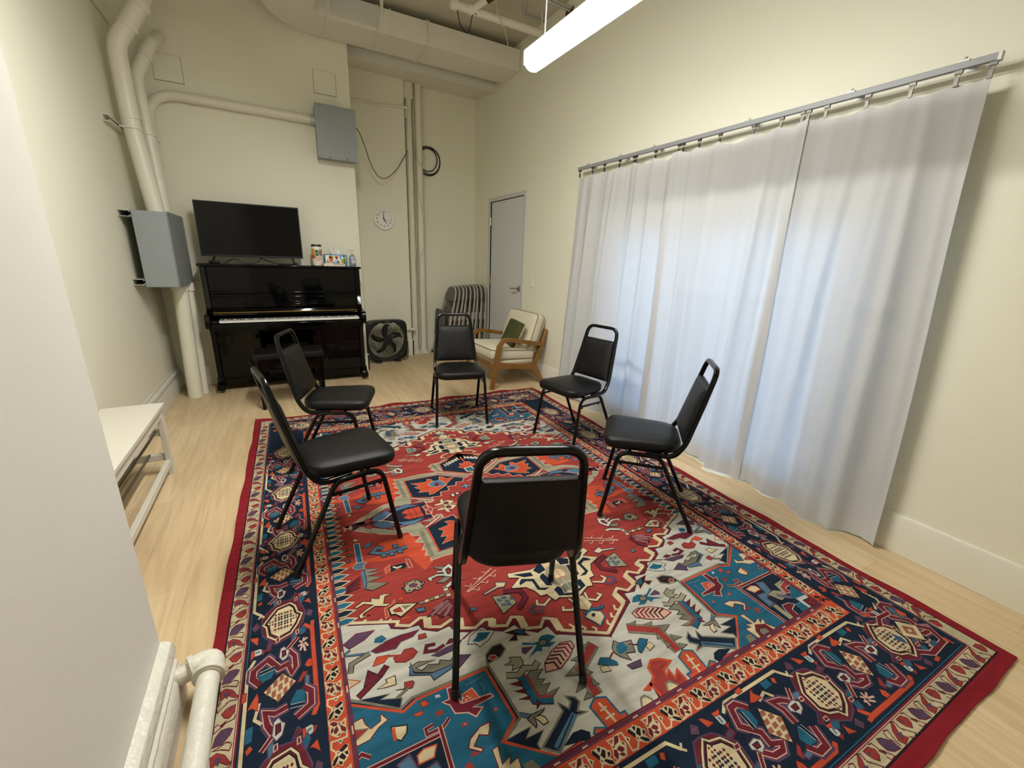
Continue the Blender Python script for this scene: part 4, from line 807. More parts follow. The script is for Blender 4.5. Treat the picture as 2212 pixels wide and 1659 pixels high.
RUGDATA = """P;d;k;3;0;-3,1086 160,997 183,986 192,940 240,950 291,912 303,881 356,889 402,863 421,838 467,840 518,815 531,780 579,785 627,754 634,727 688,722 731,699 736,673 906,604 910,580 910,0 0,0 0,1080|P;r;-;5;0;-1,1067 154,978 153,922 185,903 218,932 269,916 269,857 298,844 332,872 383,851 370,820 401,810 445,830 491,809 484,762 510,753 561,770 604,750 596,706 622,696 665,715 709,693 701,677 881,602 910,600 910,0 0,0 0,1065|P;o;-;5;0;880,278 813,267 688,275 570,277 497,251 520,284 577,321 689,314 773,290 863,309|P;o;-;5;0;532,450 481,413 489,313 527,169 617,171 684,183 684,264 602,254|L;c;d;3;13;-1,1067 154,978 153,922 185,903 218,932 269,916 269,857 298,844 332,872 383,851 370,820 401,810 445,830 491,809 484,762 510,753 561,770 604,750 596,706 622,696 665,715 709,693 701,677 881,602|L;c;-;5;30;153,922 156,977|L;c;-;5;30;269,857 273,912|L;c;-;5;30;370,820 384,852|L;c;-;5;30;484,762 495,807|L;c;-;5;30;596,706 605,751|L;c;-;5;9;118,1001 101,988 111,969|L;c;-;5;9;79,1024 64,1012 73,996|L;c;-;5;9;37,1043 28,1030 37,1017|L;c;-;5;9;768,646 752,641|L;c;-;5;9;824,625 808,618|L;c;-;5;9;732,663 722,654|P;s;l;5;0;826,-23 776,30 735,63 697,89 712,74 666,110 597,144 531,152 522,192 480,206 521,244 480,267 506,314 482,317 504,356 478,366 491,402 426,396 332,402 272,395 211,385 245,436 221,439 247,480 215,509 169,507 0,597 140,530 0,530 0,0 820,0|L;g;-;5;22;475,380 472,170|L;g;-;5;20;214,500 200,384|L;d;l;3;12;793,-29 593,101 379,81|P;n;d;9;0;436,355 223,346 83,246 104,209 144,220 158,182 209,190 215,143 269,146 276,103 330,113 439,162|L;o;-;5;9;436,354 437,161|P;o;c;2;0;408,313 312,293 299,325 277,315 271,275 236,283 218,328 198,312 188,284 136,285 189,239 214,206 311,145 338,143 325,178 388,192 365,216 395,257 362,264|P;b;w;3;0;307,262 278,286 227,278 210,241 215,214 279,214 305,232|P;d;-;5;0;276,248 257,262 244,245 259,222 275,226|L;l;d;6;14;208,384 42,263|L;l;d;6;14;442,150 350,90|P;n;o;8;0;167,488 12,563 148,500 0,500 0,300 31,290 174,385|L;w;-;5;9;143,456 22,516|L;w;-;5;7;141,479 135,438|L;w;-;5;7;119,490 113,449|L;w;-;5;7;97,502 91,461|L;w;-;5;7;74,514 69,472|L;w;-;5;7;51,526 46,484|L;w;-;5;7;28,539 23,496|L;w;-;5;9;23,524 120,462|L;w;-;5;7;32,537 22,503|L;w;-;5;7;51,525 40,492|L;w;-;5;7;69,513 59,480|L;w;-;5;7;88,501 77,469|L;w;-;5;7;106,490 95,457|L;w;-;5;7;125,478 114,445|P;o;l;2;0;-72,399 -40,411 -31,447 1,456 13,433 41,443 43,406 68,396 35,366 -22,374|P;t;c;8;0;-19,372 32,367 31,317 -25,304|P;n;d;5;0;784,-30 592,87 381,75 380,11 401,3 408,-41 381,-47 360,0 780,0|L;l;-;5;5;381,-75 380,-11 401,-3 408,41 381,47 380,114|P;b;d;6;0;691,20 644,75 587,77 580,40 628,8 658,-4|L;w;d;3;7;652,-7 613,15 583,41 539,63|P;r;k;3;0;719,11 705,5 680,23 699,51 721,35|P;o;d;4;0;530,23 490,-6 426,-9 420,49 500,49|L;d;-;5;3;510,15 432,23|L;d;-;5;3;483,-3 489,48|L;d;-;5;3;454,-4 460,48|P;b;n;3;0;564,53 479,65 420,59 488,100 538,90|P;r;d;4;0;452,97 412,109 423,133 449,127|P;s;-;5;0;475,143 454,144 433,156 456,161|P;r;l;5;0;83,246 104,209 144,220 158,182 209,190 215,143 269,146 276,103 330,113 333,70 355,64 381,75 380,11 401,3 408,-41 381,-47 360,0 0,0 0,245 25,276 58,251|P;c;k;3;0;348,21 317,14 288,15 303,-19 280,-40 290,-19 271,2 246,7 225,22 258,50 282,45 280,75 303,59 302,36 336,33|P;d;k;3;0;286,16 270,8 258,23 269,36 283,29|P;k;-;5;0;226,100 161,105 161,85 229,62|P;w;-;5;0;220,97 202,100 204,74 222,72|P;w;-;5;0;192,98 172,103 173,87 192,82|P;c;k;4;0;133,93 77,100 60,71 81,29 122,5 174,15 145,44 117,45 128,70|P;t;-;5;0;120,91 64,69 70,55 117,79|P;w;k;3;0;16,240 -9,245 -20,216 -3,185 22,189 30,215|L;w;k;2;5;22,196 49,216 73,203|P;t;k;3;0;130,169 80,166 85,135 128,136|L;w;-;5;3;102,175 108,131|L;w;-;5;3;135,157 79,150|P;t;w;2;0;253,976 259,984 282,980 315,961 321,972 272,995 325,1028 283,1018 264,1027 257,1011 231,1023 199,1013 221,1004 186,993 210,972 238,967|P;g;k;3;0;243,982 264,989 255,1008 234,1005 228,992|P;p;-;5;0;282,995 326,980 335,999 328,1011|P;w;k;3;0;383,872 444,842 477,857 497,885 470,894 461,914 421,901|P;t;-;5;0;400,871 445,855 454,868 478,882 455,893 426,891|P;p;k;3;0;502,927 558,904 568,939 557,958|P;g;k;3;0;556,906 575,918 606,901 614,914 647,900 673,912 690,894 620,894 677,875 709,882 695,909 640,935 566,936|P;b;k;3;0;569,934 646,935 699,911 700,865 715,912 651,940 646,963 580,948|P;d;k;2;0;520,842 549,835 570,852 534,855|L;d;k;2;10;573,850 608,859 643,849 632,827 602,833|P;p;k;2;0;505,856 565,862 628,872 605,887 541,884|L;d;-;5;6;467,840 505,856|P;r;d;3;0;680,813 707,808 721,822 749,824 746,844 715,858 686,852 668,836|L;r;-;5;7;713,829 778,804|P;o;d;2;0;758,806 801,796 820,827 781,828|P;r;k;2;0;621,773 647,770 652,790 622,794|P;d;p;4;0;639,748 674,746 708,742 759,746 814,764 800,780 733,791 713,771 667,768|P;p;d;4;0;788,680 853,668 899,697 882,723 829,707|P;t;w;4;0;767,711 794,715 803,735 774,749 752,736|L;b;k;2;7;836,766 909,743 880,730|L;g;k;3;14;819,770 882,787 890,821|P;c;k;3;0;758,891 789,892 786,904 820,913 790,920 761,923 759,905|P;r;k;2;0;710,933 736,928 740,949 767,942 717,958 706,943|L;g;k;2;6;727,950 779,974|L;d;k;3;16;775,843 803,870 878,915|P;d;k;3;0;836,834 857,887 798,875|P;c;o;4;0;905,836 902,872 864,862|P;s;k;3;0;348,1011 384,996 386,1013 413,1015 384,1028 397,1044 356,1045 347,1031|L;s;k;3;18;299,1053 326,1068 355,1054 384,1068 424,1051|P;l;d;4;0;148,1034 188,1025 237,1040 282,1069 297,1099 241,1109 191,1087 149,1057|L;d;-;5;6;198,1029 165,1039 165,1066|L;d;-;5;6;215,1037 182,1047 181,1074|L;d;-;5;6;232,1045 199,1055 198,1082|L;k;-;5;6;249,1053 216,1063 215,1090|L;k;-;5;6;267,1061 233,1071 232,1098|L;k;-;5;6;284,1070 251,1079 248,1106|P;g;k;3;0;298,1085 341,1072 360,1081 357,1163 312,1177 282,1163 338,1163 302,1137 334,1130 311,1117 335,1108 320,1096|L;t;k;3;24;379,1075 376,1164 322,1189|L;r;-;5;8;364,1076 360,1161 315,1179|P;d;k;2;0;386,1089 427,1083 394,1107|P;d;k;2;0;387,1118 424,1111 392,1134|P;d;k;2;0;384,1145 424,1140 390,1156|P;d;k;2;0;373,1166 385,1192 362,1179|L;b;k;2;11;443,1181 405,1208|P;g;k;3;0;362,1199 411,1198 427,1205 415,1237 408,1231 404,1212 372,1206|P;c;k;3;0;385,1211 407,1209 396,1225 391,1240 373,1240 374,1224|P;k;l;4;0;299,902 359,896 329,922 360,936 324,952 317,930 270,953|P;t;k;3;0;299,907 323,908 299,935 281,926|P;n;g;9;0;462,993 727,989 764,1006 902,913 930,900 915,1355 370,1360 509,1225 444,1190|P;k;g;6;0;387,932 422,931 456,952 465,987 410,981 381,960|P;n;-;5;0;462,993 472,977 454,1002|P;r;c;2;0;425,966 442,960 452,970 438,981 422,979|P;n;g;4;0;517,1228 427,1227 457,1250 398,1252 434,1277 432,1296|P;n;g;4;0;877,925 787,945 816,952 754,975 766,1006|P;t;o;9;0;476,999 716,1000 761,1019 910,924 920,1119 914,1354 390,1334 522,1227 460,1186|P;n;g;6;0;256,1212 282,1196 277,1218 294,1234 315,1203 315,1232 426,1292 386,1324 284,1261 247,1266 273,1251 250,1229|L;b;-;5;18;287,1254 390,1311|L;n;-;5;4;292,1254 385,1314|P;n;-;5;0;295,1300 324,1297 366,1315 318,1326 284,1335 276,1317|P;o;d;3;0;315,1324 397,1330 387,1340 320,1345|P;d;l;4;0;496,1084 567,1074 593,1070 594,1009 617,1008 621,1044 644,1044 625,1063 619,1093 582,1108 564,1130 535,1112 562,1099 491,1096|P;o;l;3;0;543,1041 579,1047 589,1074 533,1080|P;w;-;5;0;562,1059 569,1057 569,1062 562,1063|P;w;-;5;0;577,1057 584,1056 584,1061 577,1062|P;w;-;5;0;570,1068 577,1066 577,1071 570,1072|P;w;-;5;0;557,1067 564,1066 564,1070 557,1071|L;b;-;5;5;491,1017 524,1022 559,1024|L;b;-;5;5;510,1037 507,1057 516,1072|P;w;-;5;0;645,1015 659,1013 659,1022 643,1025|P;o;d;2;0;691,1013 707,1014 706,1032 682,1032|P;o;d;2;0;704,1042 737,1040 729,1051 711,1054|P;r;-;5;0;652,1064 673,1063 674,1077 648,1079|P;r;-;5;0;593,1131 613,1128 613,1140 594,1142|P;r;-;5;0;493,1132 509,1130 509,1140 495,1141|P;w;-;5;0;601,1134 606,1133 606,1136 600,1137|P;w;-;5;0;499,1135 504,1134 504,1137 499,1138|P;c;d;4;0;533,1161 565,1161 604,1180 618,1201 588,1225 578,1220 600,1202 576,1181 552,1194 541,1179|P;r;-;5;0;602,1217 616,1215 616,1226 591,1226|P;r;-;5;0;625,1233 644,1235 635,1257 618,1255|P;c;d;3;0;539,1230 558,1234 560,1280 596,1270 581,1290 610,1281 596,1301 616,1332 507,1335 500,1282 528,1287 518,1269 547,1278|P;d;-;5;0;552,1285 593,1300 599,1333 548,1338 517,1335 526,1307|P;g;k;2;0;550,1305 576,1314 576,1337 539,1338 537,1318|P;g;-;5;0;468,1304 496,1305 491,1335 454,1334|P;c;k;4;0;759,1062 804,1047 802,1082 785,1098 765,1083|L;o;-;5;10;798,1053 800,1090|P;c;d;3;0;824,996 828,1017 857,1027 870,1007 875,984 914,988 931,1016 918,1059 865,1056 836,1033 807,1023|P;r;g;4;0;862,1023 912,1007 915,1048|L;d;l;2;9;905,1124 918,1099 892,1084 871,1102|L;d;l;2;8;640,1098 663,1114 713,1115 713,1098 689,1095|P;n;-;5;0;681,1133 899,1136 914,1354 680,1336|L;d;l;3;9;679,1338 672,1107|L;d;l;3;9;680,1130 901,1131|P;b;p;5;0;772,1143 808,1154 789,1204 729,1223 732,1254 698,1258 702,1215 708,1193 755,1199|P;c;o;4;0;696,1151 732,1146 753,1155 754,1178 711,1179 704,1165|P;s;k;2;0;753,1209 800,1205 829,1223 839,1185 914,1180 848,1205 835,1242 791,1257 735,1256 729,1337 706,1331 709,1258 776,1255|P;r;w;3;0;893,1193 924,1197 915,1220 867,1219 860,1248 835,1242 848,1205|P;d;w;3;0;752,1273 792,1277 806,1294 768,1305 764,1340 726,1336 738,1296|P;t;b;3;0;893,1226 925,1258 933,1298 858,1288 827,1264|P;t;b;3;0;809,1295 843,1296 836,1337 798,1338|L;w;-;5;16;928,1291 851,1285 850,1336|L;b;r;3;12;785,1229 830,1263|P;d;-;5;0;866,1297 913,1299 909,1347 862,1339|P;o;-;5;0;896,1306 906,1306 906,1311 896,1311|P;o;-;5;0;900,1316 910,1315 910,1320 900,1321|P;o;-;5;0;878,1313 888,1312 887,1317 878,1318|P;o;-;5;0;885,1321 894,1320 894,1325 884,1326|L;r;g;9;26;81,1081 181,1138 185,1237|P;g;k;2;0;93,1068 137,1069 116,1085|P;g;k;2;0;152,1095 194,1099 170,1116|P;g;k;2;0;197,1123 246,1140 201,1156|P;g;k;2;0;210,1173 245,1202 202,1199|P;g;k;2;0;210,1215 236,1233 198,1238|P;g;k;2;0;166,1146 150,1169 175,1169|P;g;k;2;0;171,1185 155,1212 180,1207|P;r;o;9;0;0,1352 0,1285 -33,1292 -18,1299 29,1271 34,1241 63,1223 97,1232 126,1253 79,1268 69,1290 94,1275 91,1308 122,1288 121,1342 -14,1350|P;c;g;7;0;48,1307 65,1308 79,1327 81,1347 41,1346 35,1325|P;o;t;6;0;165,1256 200,1242 231,1259 222,1331 255,1315 268,1326 247,1342 140,1337 139,1316 159,1316|L;c;-;5;8;198,1260 190,1300 186,1329|L;c;-;5;6;182,1280 210,1283|L;c;-;5;6;174,1308 210,1309|P;g;k;3;0;-29,1124 -4,1102 10,1120 58,1128 37,1173 3,1162 2,1192 -24,1166 -34,1144|P;t;-;5;0;-11,1124 18,1118 28,1143 10,1157 -19,1157 -21,1139|L;d;-;5;5;36,1138 69,1155|P;t;k;2;0;69,1148 93,1136 117,1153 91,1170 54,1186 49,1176|P;c;k;2;0;91,1170 116,1164 121,1184 89,1192|P;p;k;2;0;34,1203 -26,1200 -20,1219 20,1225|P;c;k;3;0;841,547 837,538 807,522 778,537 775,518 746,535 741,518 722,517 697,531 722,531 734,568 707,580 727,586 768,567 813,585 818,597 791,603 829,606 831,587 798,567 771,558 806,537 833,547|P;o;l;2;0;736,593 709,587 691,565 691,591 725,605 727,640 741,647|P;c;k;6;0;722,603 688,589 610,622 686,663 704,640 719,637|P;r;d;3;0;707,617 680,612 675,639 702,630|P;g;-;5;0;673,607 634,622 664,634|L;o;-;5;10;673,569 659,578|L;o;-;5;8;686,673 656,677|L;g;k;3;14;603,627 587,627|L;c;k;3;14;582,627 566,627|L;g;k;3;14;561,626 545,626|L;c;k;3;14;540,626 523,626|L;g;k;3;14;518,625 501,625|L;g;k;3;15;493,584 476,586|L;c;k;3;15;493,601 476,602|L;g;k;3;15;493,617 476,619|L;c;k;3;15;492,634 475,635|P;s;k;4;0;650,516 633,512 633,491 608,494 592,488 572,502 572,515 553,519 560,533 575,535 570,549 592,556 603,544 620,557 641,549 638,538|P;p;d;4;0;618,514 600,508 584,522 595,534 616,526|P;k;-;5;0;595,498 588,496 583,503 590,505|P;k;-;5;0;571,519 564,517 560,525 567,527|P;k;-;5;0;591,540 584,538 580,545 587,547|P;k;-;5;0;629,540 623,538 618,545 625,547|P;k;-;5;0;647,518 640,516 635,523 642,525|P;k;-;5;0;629,499 623,497 618,504 625,506|P;d;k;4;0;595,706 548,674 498,651 467,670 475,723 507,758 516,729 547,732 557,706|L;p;l;2;5;579,706 495,660|L;p;l;2;5;554,711 493,677|L;p;l;2;5;533,731 491,689|L;p;l;2;5;560,679 514,663|P;b;-;5;0;790,347 768,335 775,359 773,404 782,459 792,458|P;g;k;3;0;774,332 709,362 764,364 705,387 767,385 708,417 771,422 694,462 761,479 787,460 776,424 775,359|L;d;k;2;5;859,419 797,376|L;d;k;2;5;860,429 800,396|L;d;k;2;5;861,438 802,416|L;d;k;2;5;862,448 805,436|L;b;k;4;18;673,230 697,211 724,238 674,269 624,266 566,263|P;b;k;3;0;689,264 665,270 667,295 690,289|P;b;k;3;0;653,271 629,276 631,301 655,295|P;b;k;3;0;615,267 591,273 593,298 617,292|P;b;k;3;0;627,219 602,225 605,251 629,245|P;t;l;4;0;794,137 770,142 773,290 798,279|P;b;l;3;0;821,306 801,282 767,288 757,297 774,313 771,333 807,326|P;c;k;2;0;797,108 781,104 770,118 785,125|P;b;k;2;0;761,182 733,160 711,164 721,187 744,192|P;n;o;5;0;674,360 600,365 595,396 614,411 641,398 675,410|L;c;-;5;9;656,373 641,389 620,385|P;r;l;3;0;593,349 579,353 577,409 593,411|P;o;l;2;0;692,370 667,353 672,393 694,405|P;g;k;4;0;848,163 836,158 826,173 838,178|P;g;k;4;0;835,207 823,203 813,217 825,222|P;g;k;4;0;845,247 833,243 824,257 836,261|P;g;k;4;0;850,122 837,128 825,110 839,103|C;w;k;4;14;457,483 427,469 417,502 437,534 458,522|L;w;k;3;11;462,517 492,506 530,512 525,526|L;w;k;3;9;487,488 461,495|P;g;k;2;0;490,449 448,464 463,481 491,463|P;g;k;3;0;511,547 466,529 441,545 477,563|L;w;k;4;14;477,589 429,564 401,564|L;l;-;5;5;258,567 410,651|L;l;-;5;5;244,586 406,656|L;l;-;5;4;310,569 288,584 276,572|L;l;-;5;4;289,603 265,620 256,606|L;l;-;5;4;358,590 335,606 323,593|L;l;-;5;4;336,624 311,641 302,627|L;l;-;5;4;409,614 386,629 374,616|L;l;-;5;4;386,647 361,664 352,650|P;c;p;5;0;236,672 282,652 285,674 350,690 347,699 281,686 254,693|P;s;k;3;0;253,738 325,719 320,819 245,790|P;b;k;2;0;275,742 290,737 291,749 276,754|P;b;k;2;0;297,746 312,741 313,753 298,757|P;b;k;2;0;270,765 285,760 286,772 272,777|P;b;k;2;0;292,775 307,771 308,782 293,787|P;b;k;2;0;272,781 287,777 288,788 273,793|P;b;k;2;0;245,759 260,755 261,767 246,771|L;d;k;3;18;272,715 203,740 199,781 255,824|P;p;r;5;0;143,851 196,826 227,846 213,873 170,880|P;r;-;5;0;169,847 200,845 193,864 170,864|P;b;k;2;0;407,740 427,736 433,753 408,757|P;c;t;5;0;-36,970 0,950 40,974 39,1000 -6,1031 -15,1006|P;n;-;5;0;-7,972 7,967 11,978 -6,986|L;t;k;2;9;-29,955 17,949 54,962 70,950|P;b;k;3;0;590,654 626,647 622,669 593,675|P;c;k;3;0;0,610 40,600 60,640 100,650 210,628 216,655 172,673 225,706 232,714 172,735 148,770 139,804 112,806 97,850 72,843 8,873 0,873|P;n;-;5;0;186,700 167,683 117,705 118,763 79,778 107,783 133,768 131,716 153,705 190,714|P;n;-;5;0;82,701 64,693 43,706 51,732 38,764 67,771 86,763 89,714|P;n;-;5;0;70,795 44,787 37,801 42,833 0,845 0,858 68,835|P;n;-;0;0;40,625 95,660 80,690 40,680|P;n;-;0;0;110,665 190,645 150,680 110,690|P;s;l;3;0;0,660 30,670 60,700 50,740 60,765 30,785 0,780|P;c;o;3;0;0,690 25,700 35,730 20,750 0,745|P;g;w;3;0;34,797 6,779 0,790 0,835 16,825 39,834|L;c;k;2;10;40,865 30,900 60,920 95,905 85,890|L;c;k;2;10;110,830 150,850 175,835 165,815|P;c;k;2;0;0,870 25,875 30,930 0,950|L;c;k;2;11;60,620 110,600 130,570 105,560
P;d;p;5;0;-40,-85 -11,-87 35,-79 83,-29 66,42 30,75 -16,89 -57,69 -85,50 -90,-24|L;c;k;2;10;148,-123 404,-120 433,-88|L;c;-;3;10;148,-123 116,-101|L;o;d;2;13;346,100 322,114 64,112 40,80|L;o;-;3;12;64,112 34,116|L;p;-;3;37;204,-76 177,-104 152,-103 128,-54 171,-14 165,24|L;p;-;3;37;333,44 313,94 276,95 255,68|L;p;-;3;35;296,17 302,-24 290,-56 325,-47 354,-26|L;p;-;3;34;173,21 200,31 183,45 146,42 122,21 125,5|P;a;-;4;0;110,-29 144,-27 156,-7 119,-5|P;p;t;4;0;439,-37 482,-33 467,-12 426,-19|P;b;p;4;0;380,-45 410,-39 392,-23 366,-28|P;t;p;4;0;86,30 86,43 64,50 58,39|P;b;p;4;0;247,76 257,90 228,92 221,79|P;t;p;3;0;233,1 237,17 212,23 207,10|P;p;d;4;0;95,-64 100,-48 74,-40 66,-57|P;d;p;4;0;385,31 385,46 371,61 360,48|P;o;d;2;0;211,-133 239,-136 237,-121 213,-120|L;c;-;3;9;256,-76 298,-88 316,-65|L;c;-;3;7;433,-88 444,-101|L;c;-;3;7;433,-88 445,-78|L;d;l;3;17;204,-76 177,-104 152,-103 128,-54 171,-14 165,24|P;t;k;2;0;173,-91 198,-70 194,-38 163,-23 155,-57|L;n;w;2;10;168,-80 163,-28|L;d;l;3;17;333,44 313,94 276,95 255,68|P;t;k;2;0;293,20 296,32 298,77 266,75 257,48|L;n;w;2;10;299,26 305,72|L;d;l;3;15;296,17 302,-24 290,-56 325,-47 354,-26|L;d;l;3;14;173,21 200,31 183,45 146,42 122,21 125,5|L;d;l;3;9;113,18 81,56|L;d;l;3;9;385,-63 356,-29|P;w;p;3;0;105,-10 134,-15 150,-2 144,15 121,24 115,14 100,4|P;d;k;3;0;114,-4 137,-3 133,10 115,9|P;w;p;3;0;323,-27 357,-32 374,-18 364,0 337,10 331,0 316,-12|P;d;k;3;0;333,-20 359,-20 353,-5 332,-6|P;c;k;4;0;230,-67 274,-14 230,48 189,-2|P;y;-;4;0;223,-54 243,-54 237,-40 218,-40|P;y;-;4;0;210,-32 228,-32 223,-18 204,-18|P;y;-;4;0;196,-11 215,-11 210,3 191,3|P;y;-;4;0;238,-37 258,-37 252,-23 233,-23|P;y;-;4;0;224,-15 243,-15 238,-1 219,-1|P;y;-;4;0;211,6 229,6 224,19 206,19|P;y;-;4;0;253,-19 272,-19 267,-5 248,-6|P;y;-;4;0;239,2 258,2 252,16 234,15|P;y;-;4;0;225,23 244,23 238,36 220,36|P;w;-;4;0;81,-110 102,-108 102,-82 91,-73 81,-85|P;o;d;2;0;80,-118 114,-117 101,-104 80,-107|P;r;d;2;0;89,-78 107,-76 91,-63|L;b;-;3;6;91,-102 90,-84|P;w;-;4;0;371,68 394,71 390,94 376,101 368,90|P;o;d;2;0;371,61 408,64 392,74 370,71|P;r;d;2;0;375,97 394,99 375,111|L;b;-;3;6;381,76 377,91|P;o;d;2;0;29,-124 40,-122 65,-96 36,-94|P;o;d;2;0;423,82 425,93 441,115 410,107|P;o;d;2;0;266,-115 263,-100 277,-80 241,-79 224,-85|P;t;-;4;0;315,-113 351,-112 350,-92 312,-91|P;o;-;4;0;368,-109 380,-103 369,-87 359,-96|P;p;k;2;0;-7,-127 11,-111 -2,-90 -29,-103|P;r;-;4;0;-9,-114 -2,-107 -11,-104|P;p;k;2;0;3,87 14,111 -7,122 -21,102|P;t;p;3;0;53,60 77,66 68,88 45,82|P;t;p;3;0;-76,60 -55,73 -75,87 -94,78|L;l;-;3;7;117,55 113,71|L;l;-;3;7;135,63 112,74|L;l;-;3;7;142,82 117,76|L;l;-;3;7;127,93 110,81|L;l;-;3;7;95,92 102,78|L;l;-;3;7;98,61 109,72|L;l;-;3;7;91,78 105,76|P;o;d;2;0;189,77 199,88 200,104 176,104 174,91|P;r;-;4;0;188,90 195,97 184,98|L;o;-;3;9;193,106 196,114|P;r;d;2;0;237,51 237,61 214,89 208,70|C;c;k;2;6;-7,-80 6,-67 44,-59 71,-22 58,30 28,56 -10,75 -23,56 -53,47 -72,26 -64,-29 -36,-56|P;c;k;5;0;-7,-68 4,-57 37,-50 59,-19 49,25 23,48 -9,64 -21,47 -46,40 -62,22 -55,-25 -31,-47|P;d;-;0;0;-40,-32 -35,-38 -29,-32 -35,-27|P;d;-;0;0;-26,-32 -21,-38 -15,-32 -21,-27|P;d;-;0;0;-26,-19 -21,-24 -15,-19 -21,-13|P;d;-;0;0;-40,-19 -35,-24 -29,-19 -35,-13|P;a;-;0;0;-40,-8 -35,-14 -29,-8 -35,-3|P;a;-;0;0;-26,-8 -21,-14 -15,-8 -21,-3|P;a;-;0;0;-26,5 -21,0 -15,5 -21,11|P;a;-;0;0;-40,5 -35,0 -29,5 -35,11|P;d;-;0;0;-40,16 -35,10 -29,16 -35,21|P;d;-;0;0;-26,16 -21,10 -15,16 -21,21|P;d;-;0;0;-26,29 -21,24 -15,29 -21,35|P;d;-;0;0;-40,29 -35,24 -29,29 -35,35|P;a;-;0;0;-17,-32 -12,-38 -6,-32 -12,-27|P;a;-;0;0;-3,-32 2,-38 8,-32 2,-27|P;a;-;0;0;-3,-19 2,-24 8,-19 2,-13|P;a;-;0;0;-17,-19 -12,-24 -6,-19 -12,-13|P;n;-;0;0;-17,-8 -12,-14 -6,-8 -12,-3|P;n;-;0;0;-3,-8 2,-14 8,-8 2,-3|P;n;-;0;0;-3,5 2,0 8,5 2,11|P;n;-;0;0;-17,5 -12,0 -6,5 -12,11|P;a;-;0;0;-17,16 -12,10 -6,16 -12,21|P;a;-;0;0;-3,16 2,10 8,16 2,21|P;a;-;0;0;-3,29 2,24 8,29 2,35|P;a;-;0;0;-17,29 -12,24 -6,29 -12,35|P;d;-;0;0;6,-32 11,-38 17,-32 11,-27|P;d;-;0;0;20,-32 25,-38 31,-32 25,-27|P;d;-;0;0;20,-19 25,-24 31,-19 25,-13|P;d;-;0;0;6,-19 11,-24 17,-19 11,-13|P;a;-;0;0;6,-8 11,-14 17,-8 11,-3|P;a;-;0;0;20,-8 25,-14 31,-8 25,-3|P;a;-;0;0;20,5 25,0 31,5 25,11|P;a;-;0;0;6,5 11,0 17,5 11,11|P;d;-;0;0;6,16 11,10 17,16 11,21|P;d;-;0;0;20,16 25,10 31,16 25,21|P;d;-;0;0;20,29 25,24 31,29 25,35|P;d;-;0;0;6,29 11,24 17,29 11,35|P;d;-;0;0;-15,-54 -10,-59 -6,-54 -10,-50|P;d;-;0;0;-4,-54 1,-59 5,-54 1,-50|P;d;-;0;0;-4,-43 1,-48 5,-43 1,-39|P;d;-;0;0;-15,-43 -10,-48 -6,-43 -10,-39|P;d;-;0;0;-15,40 -10,35 -6,40 -10,44|P;d;-;0;0;-4,40 1,35 5,40 1,44|P;d;-;0;0;-4,51 1,46 5,51 1,55|P;d;-;0;0;-15,51 -10,46 -6,51 -10,55|P;d;l;3;0;-95,-25 -80,-25 -82,-14 -97,-14|P;d;l;3;0;55,48 71,49 68,59 52,59|P;d;l;3;0;61,-27 78,-27 75,-15 58,-15|P;d;l;3;0;-89,46 -74,46 -76,57 -91,56
L;c;-;0;5;21,23 37,21 49,5 35,-22 54,-21 63,-12|L;c;-;0;5;-17,13 -28,22 -47,20 -45,6 -44,-21 -60,-23|P;c;-;3;0;-46,6 -43,-13 -30,-3|P;n;-;3;0;-42,2 -41,-8 -36,-3|P;c;-;3;0;36,19 35,-10 51,5|P;d;-;3;0;39,10 37,-4 45,5|P;c;-;3;0;-17,13 -17,1 -26,-17 -21,-23 -7,-20 1,-24 9,-19 18,-13 20,-7 28,-3 24,5 15,7 21,16 21,23 7,23 -7,14|P;c;-;3;0;-104,21 -108,12 -98,-2 -86,-14 -72,-24 -55,-24 -58,-17 -61,-8 -53,-4 -52,3 -62,15 -70,22 -84,23|P;k;-;3;0;-15,4 -26,-16 -18,-22 -8,-5|P;k;-;3;0;18,23 5,19 -5,7 3,6 19,16|P;k;-;3;0;0,5 -6,-5 9,-14 15,-8 6,2|P;k;-;3;0;-6,-10 -5,-20 5,-20 3,-14|P;k;-;3;0;11,6 18,-4 24,-2 22,4|P;r;-;3;0;-12,8 -14,5 -10,3 -7,6|P;d;-;3;0;-101,21 -104,10 -95,-1 -87,3 -90,12|P;d;-;3;0;-77,12 -87,2 -73,-2 -64,6 -68,11|P;d;-;3;0;-88,-6 -71,-22 -58,-20 -68,-9|P;d;-;3;0;-80,20 -89,12 -76,12 -70,19|P;d;-;3;0;-59,4 -63,-6 -55,-3|P;d;-;3;0;-93,-2 -94,-7 -84,-6
P;r;d;2;0;-16,-14 10,-14 23,-1 17,11 0,21 -11,10 -15,-1|P;p;-;3;0;-14,-10 1,-3 -5,4|L;d;-;0;3;-48,-20 -31,-15 -36,4 -9,32 -29,37 -41,28|P;r;d;2;0;-43,-17 -39,-12 -58,11 -47,28 -79,33 -85,19 -71,-1|P;p;-;3;0;-71,5 -46,11 -70,26|L;d;-;0;3;-96,-16 -79,-11 -90,8 -96,30 -99,15 -107,-1 -99,-14|P;p;d;2;0;-141,-14 -125,-9 -105,9 -105,32 -134,27 -149,16 -148,-3|L;d;-;0;3;-183,-17 -170,-14 -168,4 -146,34 -167,35 -171,24|P;d;-;3;0;-176,3 -156,13 -165,22|P;d;-;3;0;-38,-6 -32,9 -33,17"""
